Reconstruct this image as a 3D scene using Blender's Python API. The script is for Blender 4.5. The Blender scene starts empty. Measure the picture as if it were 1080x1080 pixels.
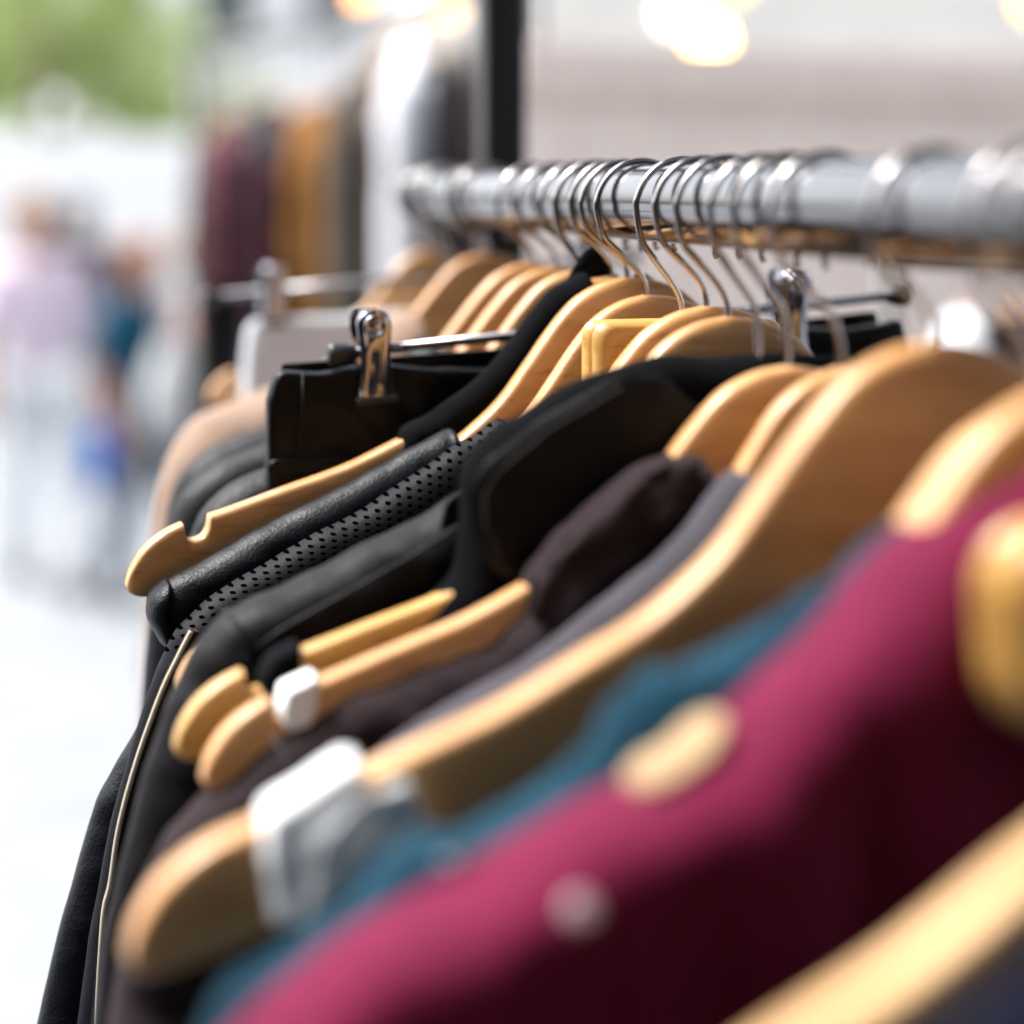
import bpy, bmesh, math, random
from mathutils import Vector, Matrix, noise
R = math.radians
rnd = random.Random(7)
S = bpy.context.scene
COL = S.collection
RZ = 1.70                       # height of the near rail's axis

# ------------------------------------------------------------------ materials
def newmat(name):
    m = bpy.data.materials.new(name); m.use_nodes = True
    nt = m.node_tree; b = nt.nodes['Principled BSDF']
    return m, nt, b
def link(nt, a, b): nt.links.new(a, b)
def node(nt, t, **k):
    n = nt.nodes.new(t)
    for a, v in k.items():
        if a in n.inputs: n.inputs[a].default_value = v
        else: setattr(n, a, v)
    return n
def coords(nt, scale=(1, 1, 1), kind='Object'):
    tc = nt.nodes.new('ShaderNodeTexCoord'); mp = nt.nodes.new('ShaderNodeMapping')
    mp.inputs['Scale'].default_value = scale
    link(nt, tc.outputs[kind], mp.inputs['Vector']); return mp.outputs['Vector']
def ramp(nt, fac, stops):
    r = nt.nodes.new('ShaderNodeValToRGB'); el = r.color_ramp.elements
    while len(el) < len(stops): el.new(.5)
    for e, (p, c) in zip(el, stops): e.position = p; e.color = (*c, 1)
    link(nt, fac, r.inputs['Fac']); return r.outputs['Color']
def bump(nt, b, h, strength, dist, prev=None):
    bp = nt.nodes.new('ShaderNodeBump'); bp.inputs['Strength'].default_value = strength
    bp.inputs['Distance'].default_value = dist
    link(nt, h, bp.inputs['Height'])
    if prev: link(nt, prev, bp.inputs['Normal'])
    link(nt, bp.outputs['Normal'], b.inputs['Normal']); return bp.outputs['Normal']
def simple(name, col, rough=.5, metal=0, var=.12, scale=20, bmp=0, bscale=200, sheen=0, coat=0, spec=.5):
    m, nt, b = newmat(name)
    v = coords(nt)
    n = node(nt, 'ShaderNodeTexNoise', Scale=scale, Detail=4.0); link(nt, v, n.inputs['Vector'])
    c = ramp(nt, n.outputs['Fac'], [(.3, tuple(x * (1 - var) for x in col)), (.7, tuple(min(1, x * (1 + var)) for x in col))])
    link(nt, c, b.inputs['Base Color'])
    b.inputs['Roughness'].default_value = rough; b.inputs['Metallic'].default_value = metal
    b.inputs['Specular IOR Level'].default_value = spec
    if sheen: b.inputs['Sheen Weight'].default_value = sheen; b.inputs['Sheen Roughness'].default_value = .4
    if coat: b.inputs['Coat Weight'].default_value = coat; b.inputs['Coat Roughness'].default_value = .15
    if bmp:
        n2 = node(nt, 'ShaderNodeTexNoise', Scale=bscale, Detail=3.0); link(nt, v, n2.inputs['Vector'])
        bump(nt, b, n2.outputs['Fac'], .6, bmp)
    return m
def wood(name, light, dark, seed=0.0, rough=.36):
    m, nt, b = newmat(name)
    v = coords(nt, (4, 60, 34))
    tc = node(nt, 'ShaderNodeObjectInfo')
    add = node(nt, 'ShaderNodeVectorMath', operation='ADD'); link(nt, v, add.inputs[0])
    mul = node(nt, 'ShaderNodeVectorMath', operation='SCALE'); mul.inputs['Scale'].default_value = 37.0
    cb = node(nt, 'ShaderNodeCombineXYZ'); link(nt, tc.outputs['Random'], cb.inputs[0]); link(nt, tc.outputs['Random'], cb.inputs[2])
    link(nt, cb.outputs[0], mul.inputs[0]); link(nt, mul.outputs[0], add.inputs[1])
    n = node(nt, 'ShaderNodeTexNoise', Scale=1.6, Detail=7.0, Roughness=.62, Distortion=.6); link(nt, add.outputs[0], n.inputs['Vector'])
    c = ramp(nt, n.outputs['Fac'], [(.25, dark), (.5, tuple((a + d) / 2 for a, d in zip(light, dark))), (.68, light)])
    # fine pores
    v2 = coords(nt, (40, 900, 500)); n2 = node(nt, 'ShaderNodeTexNoise', Scale=1.0, Detail=2.0); link(nt, v2, n2.inputs['Vector'])
    mx = node(nt, 'ShaderNodeMix', data_type='RGBA', blend_type='MULTIPLY'); mx.inputs['Factor'].default_value = .7
    pc = ramp(nt, n2.outputs['Fac'], [(.3, (.62, .5, .4)), (.42, (1, 1, 1))])
    link(nt, c, mx.inputs['A']); link(nt, pc, mx.inputs['B']); 
    hsv = node(nt, 'ShaderNodeHueSaturation'); link(nt, mx.outputs['Result'], hsv.inputs['Color'])
    mr = node(nt, 'ShaderNodeMapRange'); mr.inputs['To Min'].default_value = .86; mr.inputs['To Max'].default_value = 1.12
    link(nt, tc.outputs['Random'], mr.inputs['Value']); link(nt, mr.outputs[0], hsv.inputs['Value'])
    link(nt, hsv.outputs[0], b.inputs['Base Color'])
    b.inputs['Roughness'].default_value = rough
    b.inputs['Coat Weight'].default_value = .22; b.inputs['Coat Roughness'].default_value = .25
    bump(nt, b, n2.outputs['Fac'], .25, .0004)
    return m
def leather(name, col, rough=.42, grain=520, depth=.0006, spec=.5):
    m, nt, b = newmat(name)
    v = coords(nt)
    vo = node(nt, 'ShaderNodeTexVoronoi', Scale=grain, feature='F1'); link(nt, v, vo.inputs['Vector'])
    n = node(nt, 'ShaderNodeTexNoise', Scale=42.0, Detail=6.0, Roughness=.55, Distortion=.5); link(nt, v, n.inputs['Vector'])
    b.inputs['Base Color'].default_value = (*col, 1)
    rr = node(nt, 'ShaderNodeMapRange'); rr.inputs['To Min'].default_value = rough - .08; rr.inputs['To Max'].default_value = rough + .12
    link(nt, n.outputs['Fac'], rr.inputs['Value']); link(nt, rr.outputs[0], b.inputs['Roughness'])
    b.inputs['Specular IOR Level'].default_value = spec
    p = bump(nt, b, vo.outputs['Distance'], .55, depth)
    bump(nt, b, n.outputs['Fac'], .7, .0018, p)
    return m
def cloth(name, col, rough=.85, weave=1400, depth=.0004, sheen=.25, var=.15):
    m, nt, b = newmat(name)
    v = coords(nt)
    n = node(nt, 'ShaderNodeTexNoise', Scale=weave, Detail=2.0); link(nt, v, n.inputs['Vector'])
    n1 = node(nt, 'ShaderNodeTexNoise', Scale=35.0, Detail=5.0); link(nt, v, n1.inputs['Vector'])
    c = ramp(nt, n1.outputs['Fac'], [(.3, tuple(x * (1 - var) for x in col)), (.7, tuple(x * (1 + var) for x in col))])
    link(nt, c, b.inputs['Base Color']); b.inputs['Roughness'].default_value = rough
    b.inputs['Sheen Weight'].default_value = sheen; b.inputs['Sheen Roughness'].default_value = .5; b.inputs['Specular IOR Level'].default_value = .04
    b.inputs['Sheen Tint'].default_value = (*[min(1, .4 + x) for x in col], 1)
    p = bump(nt, b, n.outputs['Fac'], .5, depth); bump(nt, b, n1.outputs['Fac'], .4, .003, p)
    return m
def perforated(name):
    m, nt, b = newmat(name)
    tc = nt.nodes.new('ShaderNodeTexCoord'); mp = nt.nodes.new('ShaderNodeMapping')
    mp.inputs['Rotation'].default_value = (0, 0, R(45)); s = 1 / .0040; mp.inputs['Scale'].default_value = (s, s, s)
    link(nt, tc.outputs['UV'], mp.inputs['Vector'])
    fr = node(nt, 'ShaderNodeVectorMath', operation='FRACTION'); link(nt, mp.outputs[0], fr.inputs[0])
    sb = node(nt, 'ShaderNodeVectorMath', operation='SUBTRACT'); link(nt, fr.outputs[0], sb.inputs[0]); sb.inputs[1].default_value = (.5, .5, 0)
    ab = node(nt, 'ShaderNodeVectorMath', operation='ABSOLUTE'); link(nt, sb.outputs[0], ab.inputs[0])
    sx = node(nt, 'ShaderNodeSeparateXYZ'); link(nt, ab.outputs[0], sx.inputs[0])
    pw = [node(nt, 'ShaderNodeMath', operation='POWER') for _ in range(2)]
    for q, k in ((pw[0], 0), (pw[1], 1)): q.inputs[1].default_value = 3.0; link(nt, sx.outputs[k], q.inputs[0])
    ad = node(nt, 'ShaderNodeMath', operation='ADD'); link(nt, pw[0].outputs[0], ad.inputs[0]); link(nt, pw[1].outputs[0], ad.inputs[1])
    mxn = node(nt, 'ShaderNodeMath', operation='POWER'); mxn.inputs[1].default_value = 1 / 3; link(nt, ad.outputs[0], mxn.inputs[0])
    st = node(nt, 'ShaderNodeMapRange'); st.inputs['From Min'].default_value = .17; st.inputs['From Max'].default_value = .25
    link(nt, mxn.outputs[0], st.inputs['Value'])
    oc = node(nt, 'ShaderNodeSeparateXYZ'); link(nt, tc.outputs['Object'], oc.inputs[0])
    zm = node(nt, 'ShaderNodeMath', operation='LESS_THAN'); zm.inputs[1].default_value = -.176; link(nt, oc.outputs['Z'], zm.inputs[0])
    st0 = st; st = node(nt, 'ShaderNodeMath', operation='MAXIMUM'); link(nt, st0.outputs[0], st.inputs[0]); link(nt, zm.outputs[0], st.inputs[1])
    c = ramp(nt, st.outputs[0], [(0, (.0006, .0006, .0008)), (1, (.0032, .0042, .0062))]); link(nt, c, b.inputs['Base Color'])
    rg = node(nt, 'ShaderNodeMapRange'); rg.inputs['To Min'].default_value = 1.0; rg.inputs['To Max'].default_value = .6
    link(nt, st.outputs[0], rg.inputs['Value']); link(nt, rg.outputs[0], b.inputs['Roughness'])
    sp = node(nt, 'ShaderNodeMath', operation='MULTIPLY'); sp.inputs[1].default_value = .10; link(nt, st.outputs[0], sp.inputs[0]); link(nt, sp.outputs[0], b.inputs['Specular IOR Level'])
    n = node(nt, 'ShaderNodeTexNoise', Scale=300.0, Detail=3.0); link(nt, tc.outputs['Object'], n.inputs['Vector'])
    p = bump(nt, b, st.outputs[0], 1.0, .0012); bump(nt, b, n.outputs['Fac'], .4, .0006, p)
    return m
def metal(name, col=(.78, .78, .8), rough=.08, scratch=.05):
    m, nt, b = newmat(name)
    v = coords(nt); n = node(nt, 'ShaderNodeTexNoise', Scale=45.0, Detail=6.0); link(nt, v, n.inputs['Vector'])
    b.inputs['Base Color'].default_value = (*col, 1); b.inputs['Metallic'].default_value = 1
    rr = node(nt, 'ShaderNodeMapRange'); rr.inputs['To Min'].default_value = rough; rr.inputs['To Max'].default_value = rough + scratch
    link(nt, n.outputs['Fac'], rr.inputs['Value']); link(nt, rr.outputs[0], b.inputs['Roughness'])
    return m
M = {}
M['wood'] = wood('beech_varnished', (.60, .335, .135), (.38, .175, .055))
M['wood_yellow'] = wood('beech_yellow', (.60, .35, .10), (.44, .235, .055))
M['wood_pale'] = wood('beech_pale', (.74, .47, .22), (.6, .34, .13))
M['chrome'] = metal('chrome_tube', (.19, .19, .20), .09, .08)
M['hookwire'] = metal('hook_wire', (.42, .40, .40), .14, .1)
M['clip'] = metal('clip_chrome', (.36, .36, .41), .07, .05)
M['rubber'] = simple('black_rubber', (.012, .012, .014), .45, bmp=.0003)
M['leather'] = leather('black_leather', (.0026, .0036, .0058), .44, 700, .00028, .17)
M['leather_soft'] = leather('soft_black_leather', (.0020, .0021, .0027), .36, 300, .0003, .16)
M['leather_brown'] = leather('dark_brown_leather', (.0050, .0042, .0052), .50, 420, .0003, .10)
M['perf'] = perforated('perforated_leather')
M['black_suede'] = cloth('black_suede', (.003, .0033, .0042), .9, 900, .0007, .0, .5)
M['black_cloth'] = cloth('black_cloth', (.0022, .0024, .0032), .9, 1200, .0003, .0)
M['lapel'] = leather('lapel_suede', (.0025, .0026, .0034), .55, 420, .0003, .18)
M['patch'] = cloth('cream_patch', (.34, .235, .135), .7)
M['snap'] = simple('pale_snap', (.30, .20, .24), .45)
M['maroon_dark'] = cloth('dark_maroon_cloth', (.014, .0006, .0032), .85, 900, .0005, .0)
M['taupe'] = cloth('dark_taupe', (.024, .0165, .0185), .75, 1200, .0002, .12)
M['grey'] = cloth('slate_grey', (.052, .048, .058), .8, 1200, .0002, .2)
M['teal'] = cloth('teal_denim', (.006, .030, .050), .8, 700, .0010, .08, .5)
M['magenta'] = cloth('magenta_satin', (.118, .009, .034), .68, 1000, .0003, .05)
M['beige'] = cloth('beige_wool', (.27, .19, .145), .9, 500, .0008, .2)
M['white_cloth'] = cloth('white_cotton', (.62, .64, .68), .9, 900, .0004, .1, .05)
M['elastic'] = cloth('white_elastic', (.8, .82, .84), .7, 1500, .0003, .1, .04)
M['charcoal'] = leather('charcoal_leather', (.004, .005, .0068), .5, 350, .0004, .2)
M['thread'] = simple('piping', (.42, .38, .30), .7, bmp=.0003)
M['black_metal'] = simple('black_painted_metal', (.008, .008, .009), .4, bmp=.0002)
M['mustard'] = cloth('mustard', (.13, .052, .004)); M['maroon'] = cloth('maroon', (.03, .005, .010))
M['brown_tape'] = cloth('dark_brown_tape', (.03, .02, .014)); M['navy'] = cloth('navy', (.006, .007, .016)); M['olive'] = cloth('olive_grey', (.030, .027, .022))
M['brown'] = cloth('brown', (.08, .045, .03)); M['rose'] = cloth('rose', (.07, .018, .028)); M['peach'] = cloth('peach', (.62, .36, .22))

# ------------------------------------------------------------------ helpers
def mkobj(name, verts, faces, mat, parent=None, smooth=True, uvs=None, loc=None):
    me = bpy.data.meshes.new(name); me.from_pydata([tuple(v) for v in verts], [], faces); me.update()
    if mat is not None: me.materials.append(mat)
    if uvs:
        ul = me.uv_layers.new(name='UVMap')
        for lp in me.loops: ul.data[lp.index].uv = uvs[lp.vertex_index]
    if smooth:
        for p in me.polygons: p.use_smooth = True
    o = bpy.data.objects.new(name, me); COL.objects.link(o)
    if parent: o.parent = parent
    if loc is not None: o.location = loc
    return o
def fromB(name, bm, mat, parent=None, smooth=True, loc=None):
    bmesh.ops.recalc_face_normals(bm, faces=bm.faces)
    me = bpy.data.meshes.new(name); bm.to_mesh(me); bm.free(); me.materials.append(mat)
    if smooth:
        for p in me.polygons: p.use_smooth = True
    o = bpy.data.objects.new(name, me); COL.objects.link(o)
    if parent: o.parent = parent
    if loc is not None: o.location = loc
    return o
def thing(name, label, cat, loc=(0, 0, 0), rot=(0, 0, 0), group=None):
    o = bpy.data.objects.new(name, None); COL.objects.link(o); o.empty_display_size = .05
    o.location = loc; o.rotation_euler = rot; tag(o, label, cat, group); return o
def tag(o, label, cat, group=None):
    o['label'] = label; o['category'] = cat
    if group: o['group'] = group
    return o
def struct(o): o['kind'] = 'structure'; return o
def catmull(P, n):
    out = []; P = [Vector(p) for p in P]; Q = [P[0] * 2 - P[1]] + P + [P[-1] * 2 - P[-2]]
    for i in range(1, len(Q) - 2):
        for k in range(n):
            t = k / n; a, b, c, d = Q[i - 1:i + 3]
            out.append(.5 * ((2 * b) + (c - a) * t + (2 * a - 5 * b + 4 * c - d) * t * t + (3 * b - a - 3 * c + d) * t ** 3))
    out.append(P[-1]); return out
def tube_data(path, r, ns=10, cap=True):
    V, Fc = [], []; n = len(path)
    rr = r if callable(r) else (lambda t: r)
    up = Vector((0, 1, 0)); prev = None
    for i, p in enumerate(path):
        t = (path[min(i + 1, n - 1)] - path[max(i - 1, 0)]).normalized()
        if prev is None:
            a = t.orthogonal().normalized() if abs(t.dot(up)) > .95 else (up - t * up.dot(t)).normalized()
        else: a = (prev - t * prev.dot(t)).normalized()
        prev = a; b = t.cross(a)
        for k in range(ns):
            q = 2 * math.pi * k / ns; V.append(p + (a * math.cos(q) + b * math.sin(q)) * rr(i / (n - 1)))
    for i in range(n - 1):
        for k in range(ns):
            k2 = (k + 1) % ns; Fc.append((i * ns + k, i * ns + k2, (i + 1) * ns + k2, (i + 1) * ns + k))
    if cap: Fc.append(tuple(range(ns))[::-1]); Fc.append(tuple(range((n - 1) * ns, n * ns)))
    return V, Fc
def tube(name, path, r, mat, parent=None, ns=10, loc=None):
    V, Fc = tube_data([Vector(p) for p in path], r, ns); return mkobj(name, V, Fc, mat, parent, loc=loc)
def box_bm(bm, c, s, bev=0, rot=None):
    r = bmesh.ops.create_cube(bm, size=1); vs = r['verts']
    mat = Matrix.Translation(Vector(c)) @ (rot.to_4x4() if rot else Matrix.Identity(4)) @ Matrix.Diagonal((*s, 1))
    bmesh.ops.transform(bm, matrix=mat, verts=vs)
    if bev:
        es = {e for v in vs for e in v.link_edges}
        bmesh.ops.bevel(bm, geom=list(es), offset=bev, segments=2, affect='EDGES', profile=.6)
def box(name, c, s, mat, parent=None, bev=0, rot=None, smooth=False):
    bm = bmesh.new(); box_bm(bm, c, s, bev, rot); return fromB(name, bm, mat, parent, smooth)
def wrap_parent(o, p):
    o.parent = p; return o

# ------------------------------------------------------------------ the coat hanger (local: x = right, z = up, origin on the rail's axis)
TOP = [(0, 0), (.014, -.0025), (.028, -.0095), (.041, -.0225), (.053, -.037), (.067, -.053), (.087, -.068), (.106, -.077), (.13, -.088), (.157, -.097), (.187, -.107), (.208, -.113), (.221, -.121), (.2285, -.131), (.231, -.139)]
BOT = [(.231, -.1405), (.2288, -.1437), (.222, -.145), (.205, -.1415), (.187, -.136), (.157, -.126), (.13, -.117), (.106, -.109), (.087, -.104), (.067, -.097), (.041, -.083), (.02, -.073), (0, -.070)]
def prof(x):
    x = abs(x)
    for (a, za), (b, zb) in zip(TOP, TOP[1:]):
        if a <= x <= b: return za + (zb - za) * (x - a) / (b - a)
    return TOP[-1][1] - (x - .231) * 1.5
def polyres(P, n):
    seg = [(P[i + 1] - P[i]).length for i in range(len(P) - 1)]; tot = sum(seg); out = []
    for k in range(n + 1):
        d = tot * k / n; i = 0
        while i < len(seg) - 1 and d > seg[i]: d -= seg[i]; i += 1
        out.append(P[i].lerp(P[i + 1], min(1, d / seg[i])))
    return out
def sp(x, sc, c): return sc * prof(x / sc) + c
def hanger_wood(sc, L, mat, parent, notch=True, thick=.0135):
    """Arms built from cross-sections; the section is a rounded bar standing on edge."""
    N = 90
    top = polyres(catmull([(x, 0, z) for x, z in TOP], 8), N)
    bot = polyres(catmull([(x, 0, z) for x, z in BOT[::-1]], 8), N)
    st = []
    for i in range(N + 1):
        t, b_ = top[i].copy(), bot[i].copy()
        st.append((t, b_))
    if notch:                                  # refine stations, then sink the round notch
        st2 = []
        for (t0, b0), (t1, b1) in zip(st, st[1:]):
            k = 8 if (t1.x > .189 and t0.x < .210) else 1
            for j in range(k): st2.append((t0.lerp(t1, j / k), b0.lerp(b1, j / k)))
        st = st2 + [st[-1]]
        for t, b_ in st:
            d = abs(t.x - .1995)
            if d < .0060 and t.x < .215: t.z -= .0090 * (1 - (d / .0060) ** 3) ** .5
    T = thick / 2
    ring = []
    for k in range(20):
        a = 2 * math.pi * (k + .5) / 20; c, s_ = math.cos(a), math.sin(a)
        ring.append((math.copysign(abs(c) ** .38, c), math.copysign(abs(s_) ** .30, s_)))
    full = [((-t.x, t.z), (-b_.x, b_.z)) for t, b_ in st[::-1]] + [((t.x, t.z), (b_.x, b_.z)) for t, b_ in st[1:]]
    V, Fc = [], []; nr = len(ring)
    for (tx, tz), (bx, bz) in full:
        mx_, mz = (tx + bx) / 2, (tz + bz) / 2; hx, hz_ = (tx - bx) / 2, (tz - bz) / 2
        hl = math.hypot(hx, hz_); px_ = max(0.0, min(1.0, hl / .008)); tt = T * (.35 + .65 * px_ ** .5) if hl < .008 else T
        for cy, cz in ring:
            x = mx_ + hx * cz; z = mz + hz_ * cz
            bow = .008 * (abs(x) / .23) ** 2
            V.append(Vector((x * sc, (cy * tt * (1 - .1 * abs(x) / .231) - bow) * sc, L + z * sc)))
    for i in range(len(full) - 1):
        for k in range(nr):
            k2 = (k + 1) % nr; Fc.append((i * nr + k, i * nr + k2, (i + 1) * nr + k2, (i + 1) * nr + k))
    Fc.append(tuple(range(nr))); Fc.append(tuple((len(full) - 1) * nr + k for k in range(nr))[::-1])
    bm = bmesh.new(); vs = [bm.verts.new(v) for v in V]
    for f in Fc: bm.faces.new([vs[i] for i in f])
    return fromB('wooden_arms', bm, mat, parent)
def hook_path(L, flip=1, depth=.012):
    c = -.0028; r = .0216
    P = [(0, L - depth), (0, L + .002)]
    z0 = max(L + .003, -.046); z1 = c - .004; x1 = -r * .985
    for u in (.18, .38, .6, .8):
        P.append((x1 * (u * u * (3 - 2 * u)), z0 + (z1 - z0) * u))
    for a in range(176, -50, -14):
        P.append((r * math.cos(R(a)), c + r * math.sin(R(a))))
    e = P[-1]; P.append((e[0] + .001, e[1] - .004))
    return catmull([(x * flip, 0, z) for x, z in P], 3)
def hook(L, parent, flip=1, r=.00145):
    return tube('hook', hook_path(L, flip), r, M['hookwire'], parent, 8)
def hanger(key, t, L, yaw, roll, sc, label, mat='wood', notch=True, z0=RZ, x0=0, group='wooden coat hangers on the chrome rail', name='coat_hanger'):
    o = thing(name, label, 'hanger', (x0, t, z0), (0, R(roll), R(yaw)), group)
    hook(L, o); hanger_wood(sc, L, M[mat], o, notch)
    HG[key] = (o.matrix_basis.copy() if False else (x0, t, z0, roll, yaw), L, sc)
    return o
HG = {}

# ------------------------------------------------------------------ garments
def frame(key):
    (x0, t, z0, roll, yaw), L, sc = HG[key]
    return (x0, t, z0), (0, R(roll), R(yaw)), L
def resample(P, step):
    P = [Vector((p[0], p[1])) for p in P]; out = []; acc = 0
    segs = [(a, b, (b - a).length) for a, b in zip(P, P[1:])]
    tot = sum(s[2] for s in segs); n = max(8, int(tot / step)); 
    for k in range(n + 1):
        d = tot * k / n
        for a, b, l in segs:
            if d <= l + 1e-9: out.append(a.lerp(b, d / l if l else 0)); break
            d -= l
        else: out.append(P[-1])
    return out, tot
def smooth_pts(P, it=2):
    for _ in range(it):
        P = [P[0]] + [(P[i - 1] + P[i] * 2 + P[i + 1]) / 4 for i in range(1, len(P) - 1)] + [P[-1]]
    return P
def drape(name, L, pts, mat, parent, T=.012, Rr=.014, hem=-.9, wr=.004, freq=(26, 5), seed=0, yoff=0, step=.006, nb=26, smooth=2, sag=.0015, zc0=None, closed=False, bow=.008, spread=0, cre=.0012, fin=.25):
    """Cloth hanging from an outline. pts: full outline in the hanger plane, left hem -> shoulders -> right hem (x, z below hanger top).
    Front and back sheets part at the outline (rounded over radius Rr) and hang T from the hanger plane."""
    P, tot = resample(pts, step); P = smooth_pts(P, smooth)
    xs = [p.x for p in P]; xm = (min(xs) + max(xs)) / 2; n = len(P)
    zt = max(p.y for p in P); zb = min(p.y for p in P)
    if zc0 is None: zc0 = zt - .16
    V, Fc, uv = [], [], []
    off = Vector((seed * 13.1, seed * 7.7, seed * 3.3))
    bs = [(j / nb) ** 2.2 for j in range(nb + 1)]
    arc = 0; cols = []
    for i, p in enumerate(P):
        if i: arc += (P[i] - P[i - 1]).length
        fr = (p.y - zt) / (zb - zt)
        c = Vector((xm, min(zc0, p.y) + (zb - zc0) * 0 if p.y > zc0 else p.y))
        if p.y > zc0: c = Vector((xm + (p.x - xm) * .0, zc0))
        sg = sag * noise.noise(Vector((p.x * 40, p.y * 40, seed * 5.1)))
        col = []
        for side in (-1, 1):
            for j, b in enumerate(bs):
                if side == 1 and j == 0: continue
                q = p.lerp(c, b); d = (q - p).length
                k = min(1, d / Rr); y = T * math.sqrt(max(0, 1 - (1 - k) ** 2))
                y += spread * max(0, (zt - q.y))
                fold = noise.noise(Vector((q.x * freq[0], q.y * freq[1] * 2 + side * 9, seed * 2.3)) )
                fold += .5 * noise.noise(Vector((q.x * freq[0] * 2.3, q.y * freq[1] * 3, seed + side)))
                fine = fin * noise.noise(Vector((q.x * 90, q.y * 55, seed + side * 4)))
                y += wr * (fold + fine) * min(1, d / .03)
                bw = -bow * (min(abs(q.x), .26) / .23) ** 2
                y += cre * noise.noise(Vector((arc * 95, d * 30, seed + side))) * math.exp(-((d - .012) / .02) ** 2)
                V.append(Vector((q.x, side * y + bw + yoff, L + q.y + (sg + cre * .6 * noise.noise(Vector((arc * 80, seed, 0)))) * (1 - k))))
                uv.append((arc, side * d))
        cols.append(len(V))
    m = 2 * nb + 1
    # column order in V: front j=0..nb, back j=1..nb
    def idx(i, s): # s from -nb (front deep) .. 0 ridge .. nb (back deep)
        return i * m + (-s if s <= 0 else nb + s)
    for i in range(n - 1):
        for s in range(-nb, nb):
            Fc.append((idx(i, s), idx(i + 1, s), idx(i + 1, s + 1), idx(i, s + 1)))
    return mkobj(name, V, Fc, mat, parent, uvs=uv)
def pillow(name, L, poly, mat, parent, T=.003, Rr=.004, yoff=0, bow=.008, rings=6, wr=.0006, seed=0, step=.003, sm=1):
    """A small closed padded panel (collar, label, yoke) cut to the outline poly."""
    P, tot = resample(list(poly) + [poly[0]], step); P = P[:-1]; n = len(P)
    for _ in range(sm): P = [(P[i - 1] + P[i] * 2 + P[(i + 1) % n]) / 4 for i in range(n)]
    c = sum(P, Vector((0, 0))) / n
    bs = [0, .04, .1, .2, .4, .7, 1.0]
    V, Fc = [], []
    def yv(d): k = min(1, d / Rr); return T * math.sqrt(max(0, 1 - (1 - k) ** 2))
    for side in (-1, 1):
        for b in bs[:-1]:
            for p in P:
                q = p.lerp(c, b); d = (q - p).length
                y = yv(d) + wr * noise.noise(Vector((q.x * 70, q.y * 70, seed)))
                bw = -bow * (min(abs(q.x), .26) / .23) ** 2
                V.append(Vector((q.x, side * y + bw + yoff, L + q.y)))
        V.append(Vector((c.x, side * T - bow * (min(abs(c.x), .26) / .23) ** 2 + yoff, L + c.y)))
    nr = len(bs) - 1; blk = nr * n + 1
    for s in (0, 1):
        for r in range(nr - 1):
            for i in range(n):
                j = (i + 1) % n; f = (s * blk + r * n + i, s * blk + r * n + j, s * blk + (r + 1) * n + j, s * blk + (r + 1) * n + i)
                Fc.append(f if s else f[::-1])
        for i in range(n):
            f = (s * blk + (nr - 1) * n + i, s * blk + (nr - 1) * n + (i + 1) % n, s * blk + nr * n); Fc.append(f if s else f[::-1])
    bm = bmesh.new(); vs = [bm.verts.new(v) for v in V]
    for f in Fc: bm.faces.new([vs[i] for i in f])
    bmesh.ops.remove_doubles(bm, verts=bm.verts, dist=1e-6)
    return fromB(name, bm, mat, parent)
def mirror(left, dip=None):
    """left: neck -> left hem, x given positive. Returns the full outline left hem -> ... -> right hem."""
    l = [(-x, z) for x, z in left][::-1]
    r = [(x, z) for x, z in left]
    return l + (dip or []) + r
def shirt_outline(s0, clear=.006, tail=None, hem=-.85, wid=1.0, neck=-.05, s1=.215, sc=1.0):
    left = [(s0, sp(s0, sc, clear))]
    x = s0 + .012
    while x < s1: left.append((x, sp(x, sc, clear))); x += .012
    left += tail or [(.228, -.124), (.240, -.150), (.252, -.20), (.266, -.28), (.28, -.40), (.29, -.55), (.295, hem)]
    left = [(x * wid, z) for x, z in left]
    d = neck + prof(s0)
    return mirror(left, [(-s0 * .8, prof(s0) - .03), (-s0 * .4, d), (0, d - .01), (s0 * .4, d), (s0 * .8, prof(s0) - .03)])
def garment(key, name, label, cat, group=None):
    loc, rot, L = frame(key)
    return thing(name, label, cat, loc, rot, group), L
GR = 'clothes hanging on the chrome rail'

# ------------------------------------------------------------------ hangers on the near rail   key, t, stem, yaw, roll, scale
hanger('A', 1.459, -.0352, 10, 0, .70, 'wooden hanger farthest along the chrome rail, next to the silver trouser rod')
hanger('B', 1.276, -.0329, 8, 0, .80, 'broad blurred wooden hanger carrying the beige coat')
hanger('C', 1.150, -.0338, 8, 0, .88, 'wooden hanger just in front of the beige coat hanger, holding a charcoal leather jacket')
hanger('D', 1.098, -.0345, 7, 0, .88, 'wooden hanger third back from the black skirt, inside a charcoal jacket')
hanger('E', 1.048, -.0336, 7, -1.5, .88, 'wooden hanger directly behind the black clipped skirt, rim lit')
hanger('S', .985, -.0350, 5, 1.3, 1.0, 'sharp wooden hanger whose notched left end sticks out of the black suede top')
hanger('G', .966, -.0345, 5, -3.0, 1.0, 'wooden hanger whose bare curved shoulder runs into the smooth black leather vest', notch=False)
hanger('H', .938, -.0415, 5, -4.0, .93, 'wooden hanger whose bare curved shoulder runs into the perforated leather vest', notch=False)
(lambda q: HG.__setitem__('H', (q[0], -.0385, 1)))(HG['H'])
hanger('J', .845, -.0413, 4, -2.3, .994, 'orange toned hanger next to the squared wooden clamp, its arm under black leather', notch=False)
hanger('K', .815, -.0438, 4, -1.5, .982, 'wide arched hanger in front of the right chrome clip, holding brown black leather', notch=False)
hanger('L', .772, -.0582, 4, .9, .970, 'wooden hanger with a black band around its rounded left tip', 'wood_yellow')
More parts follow.
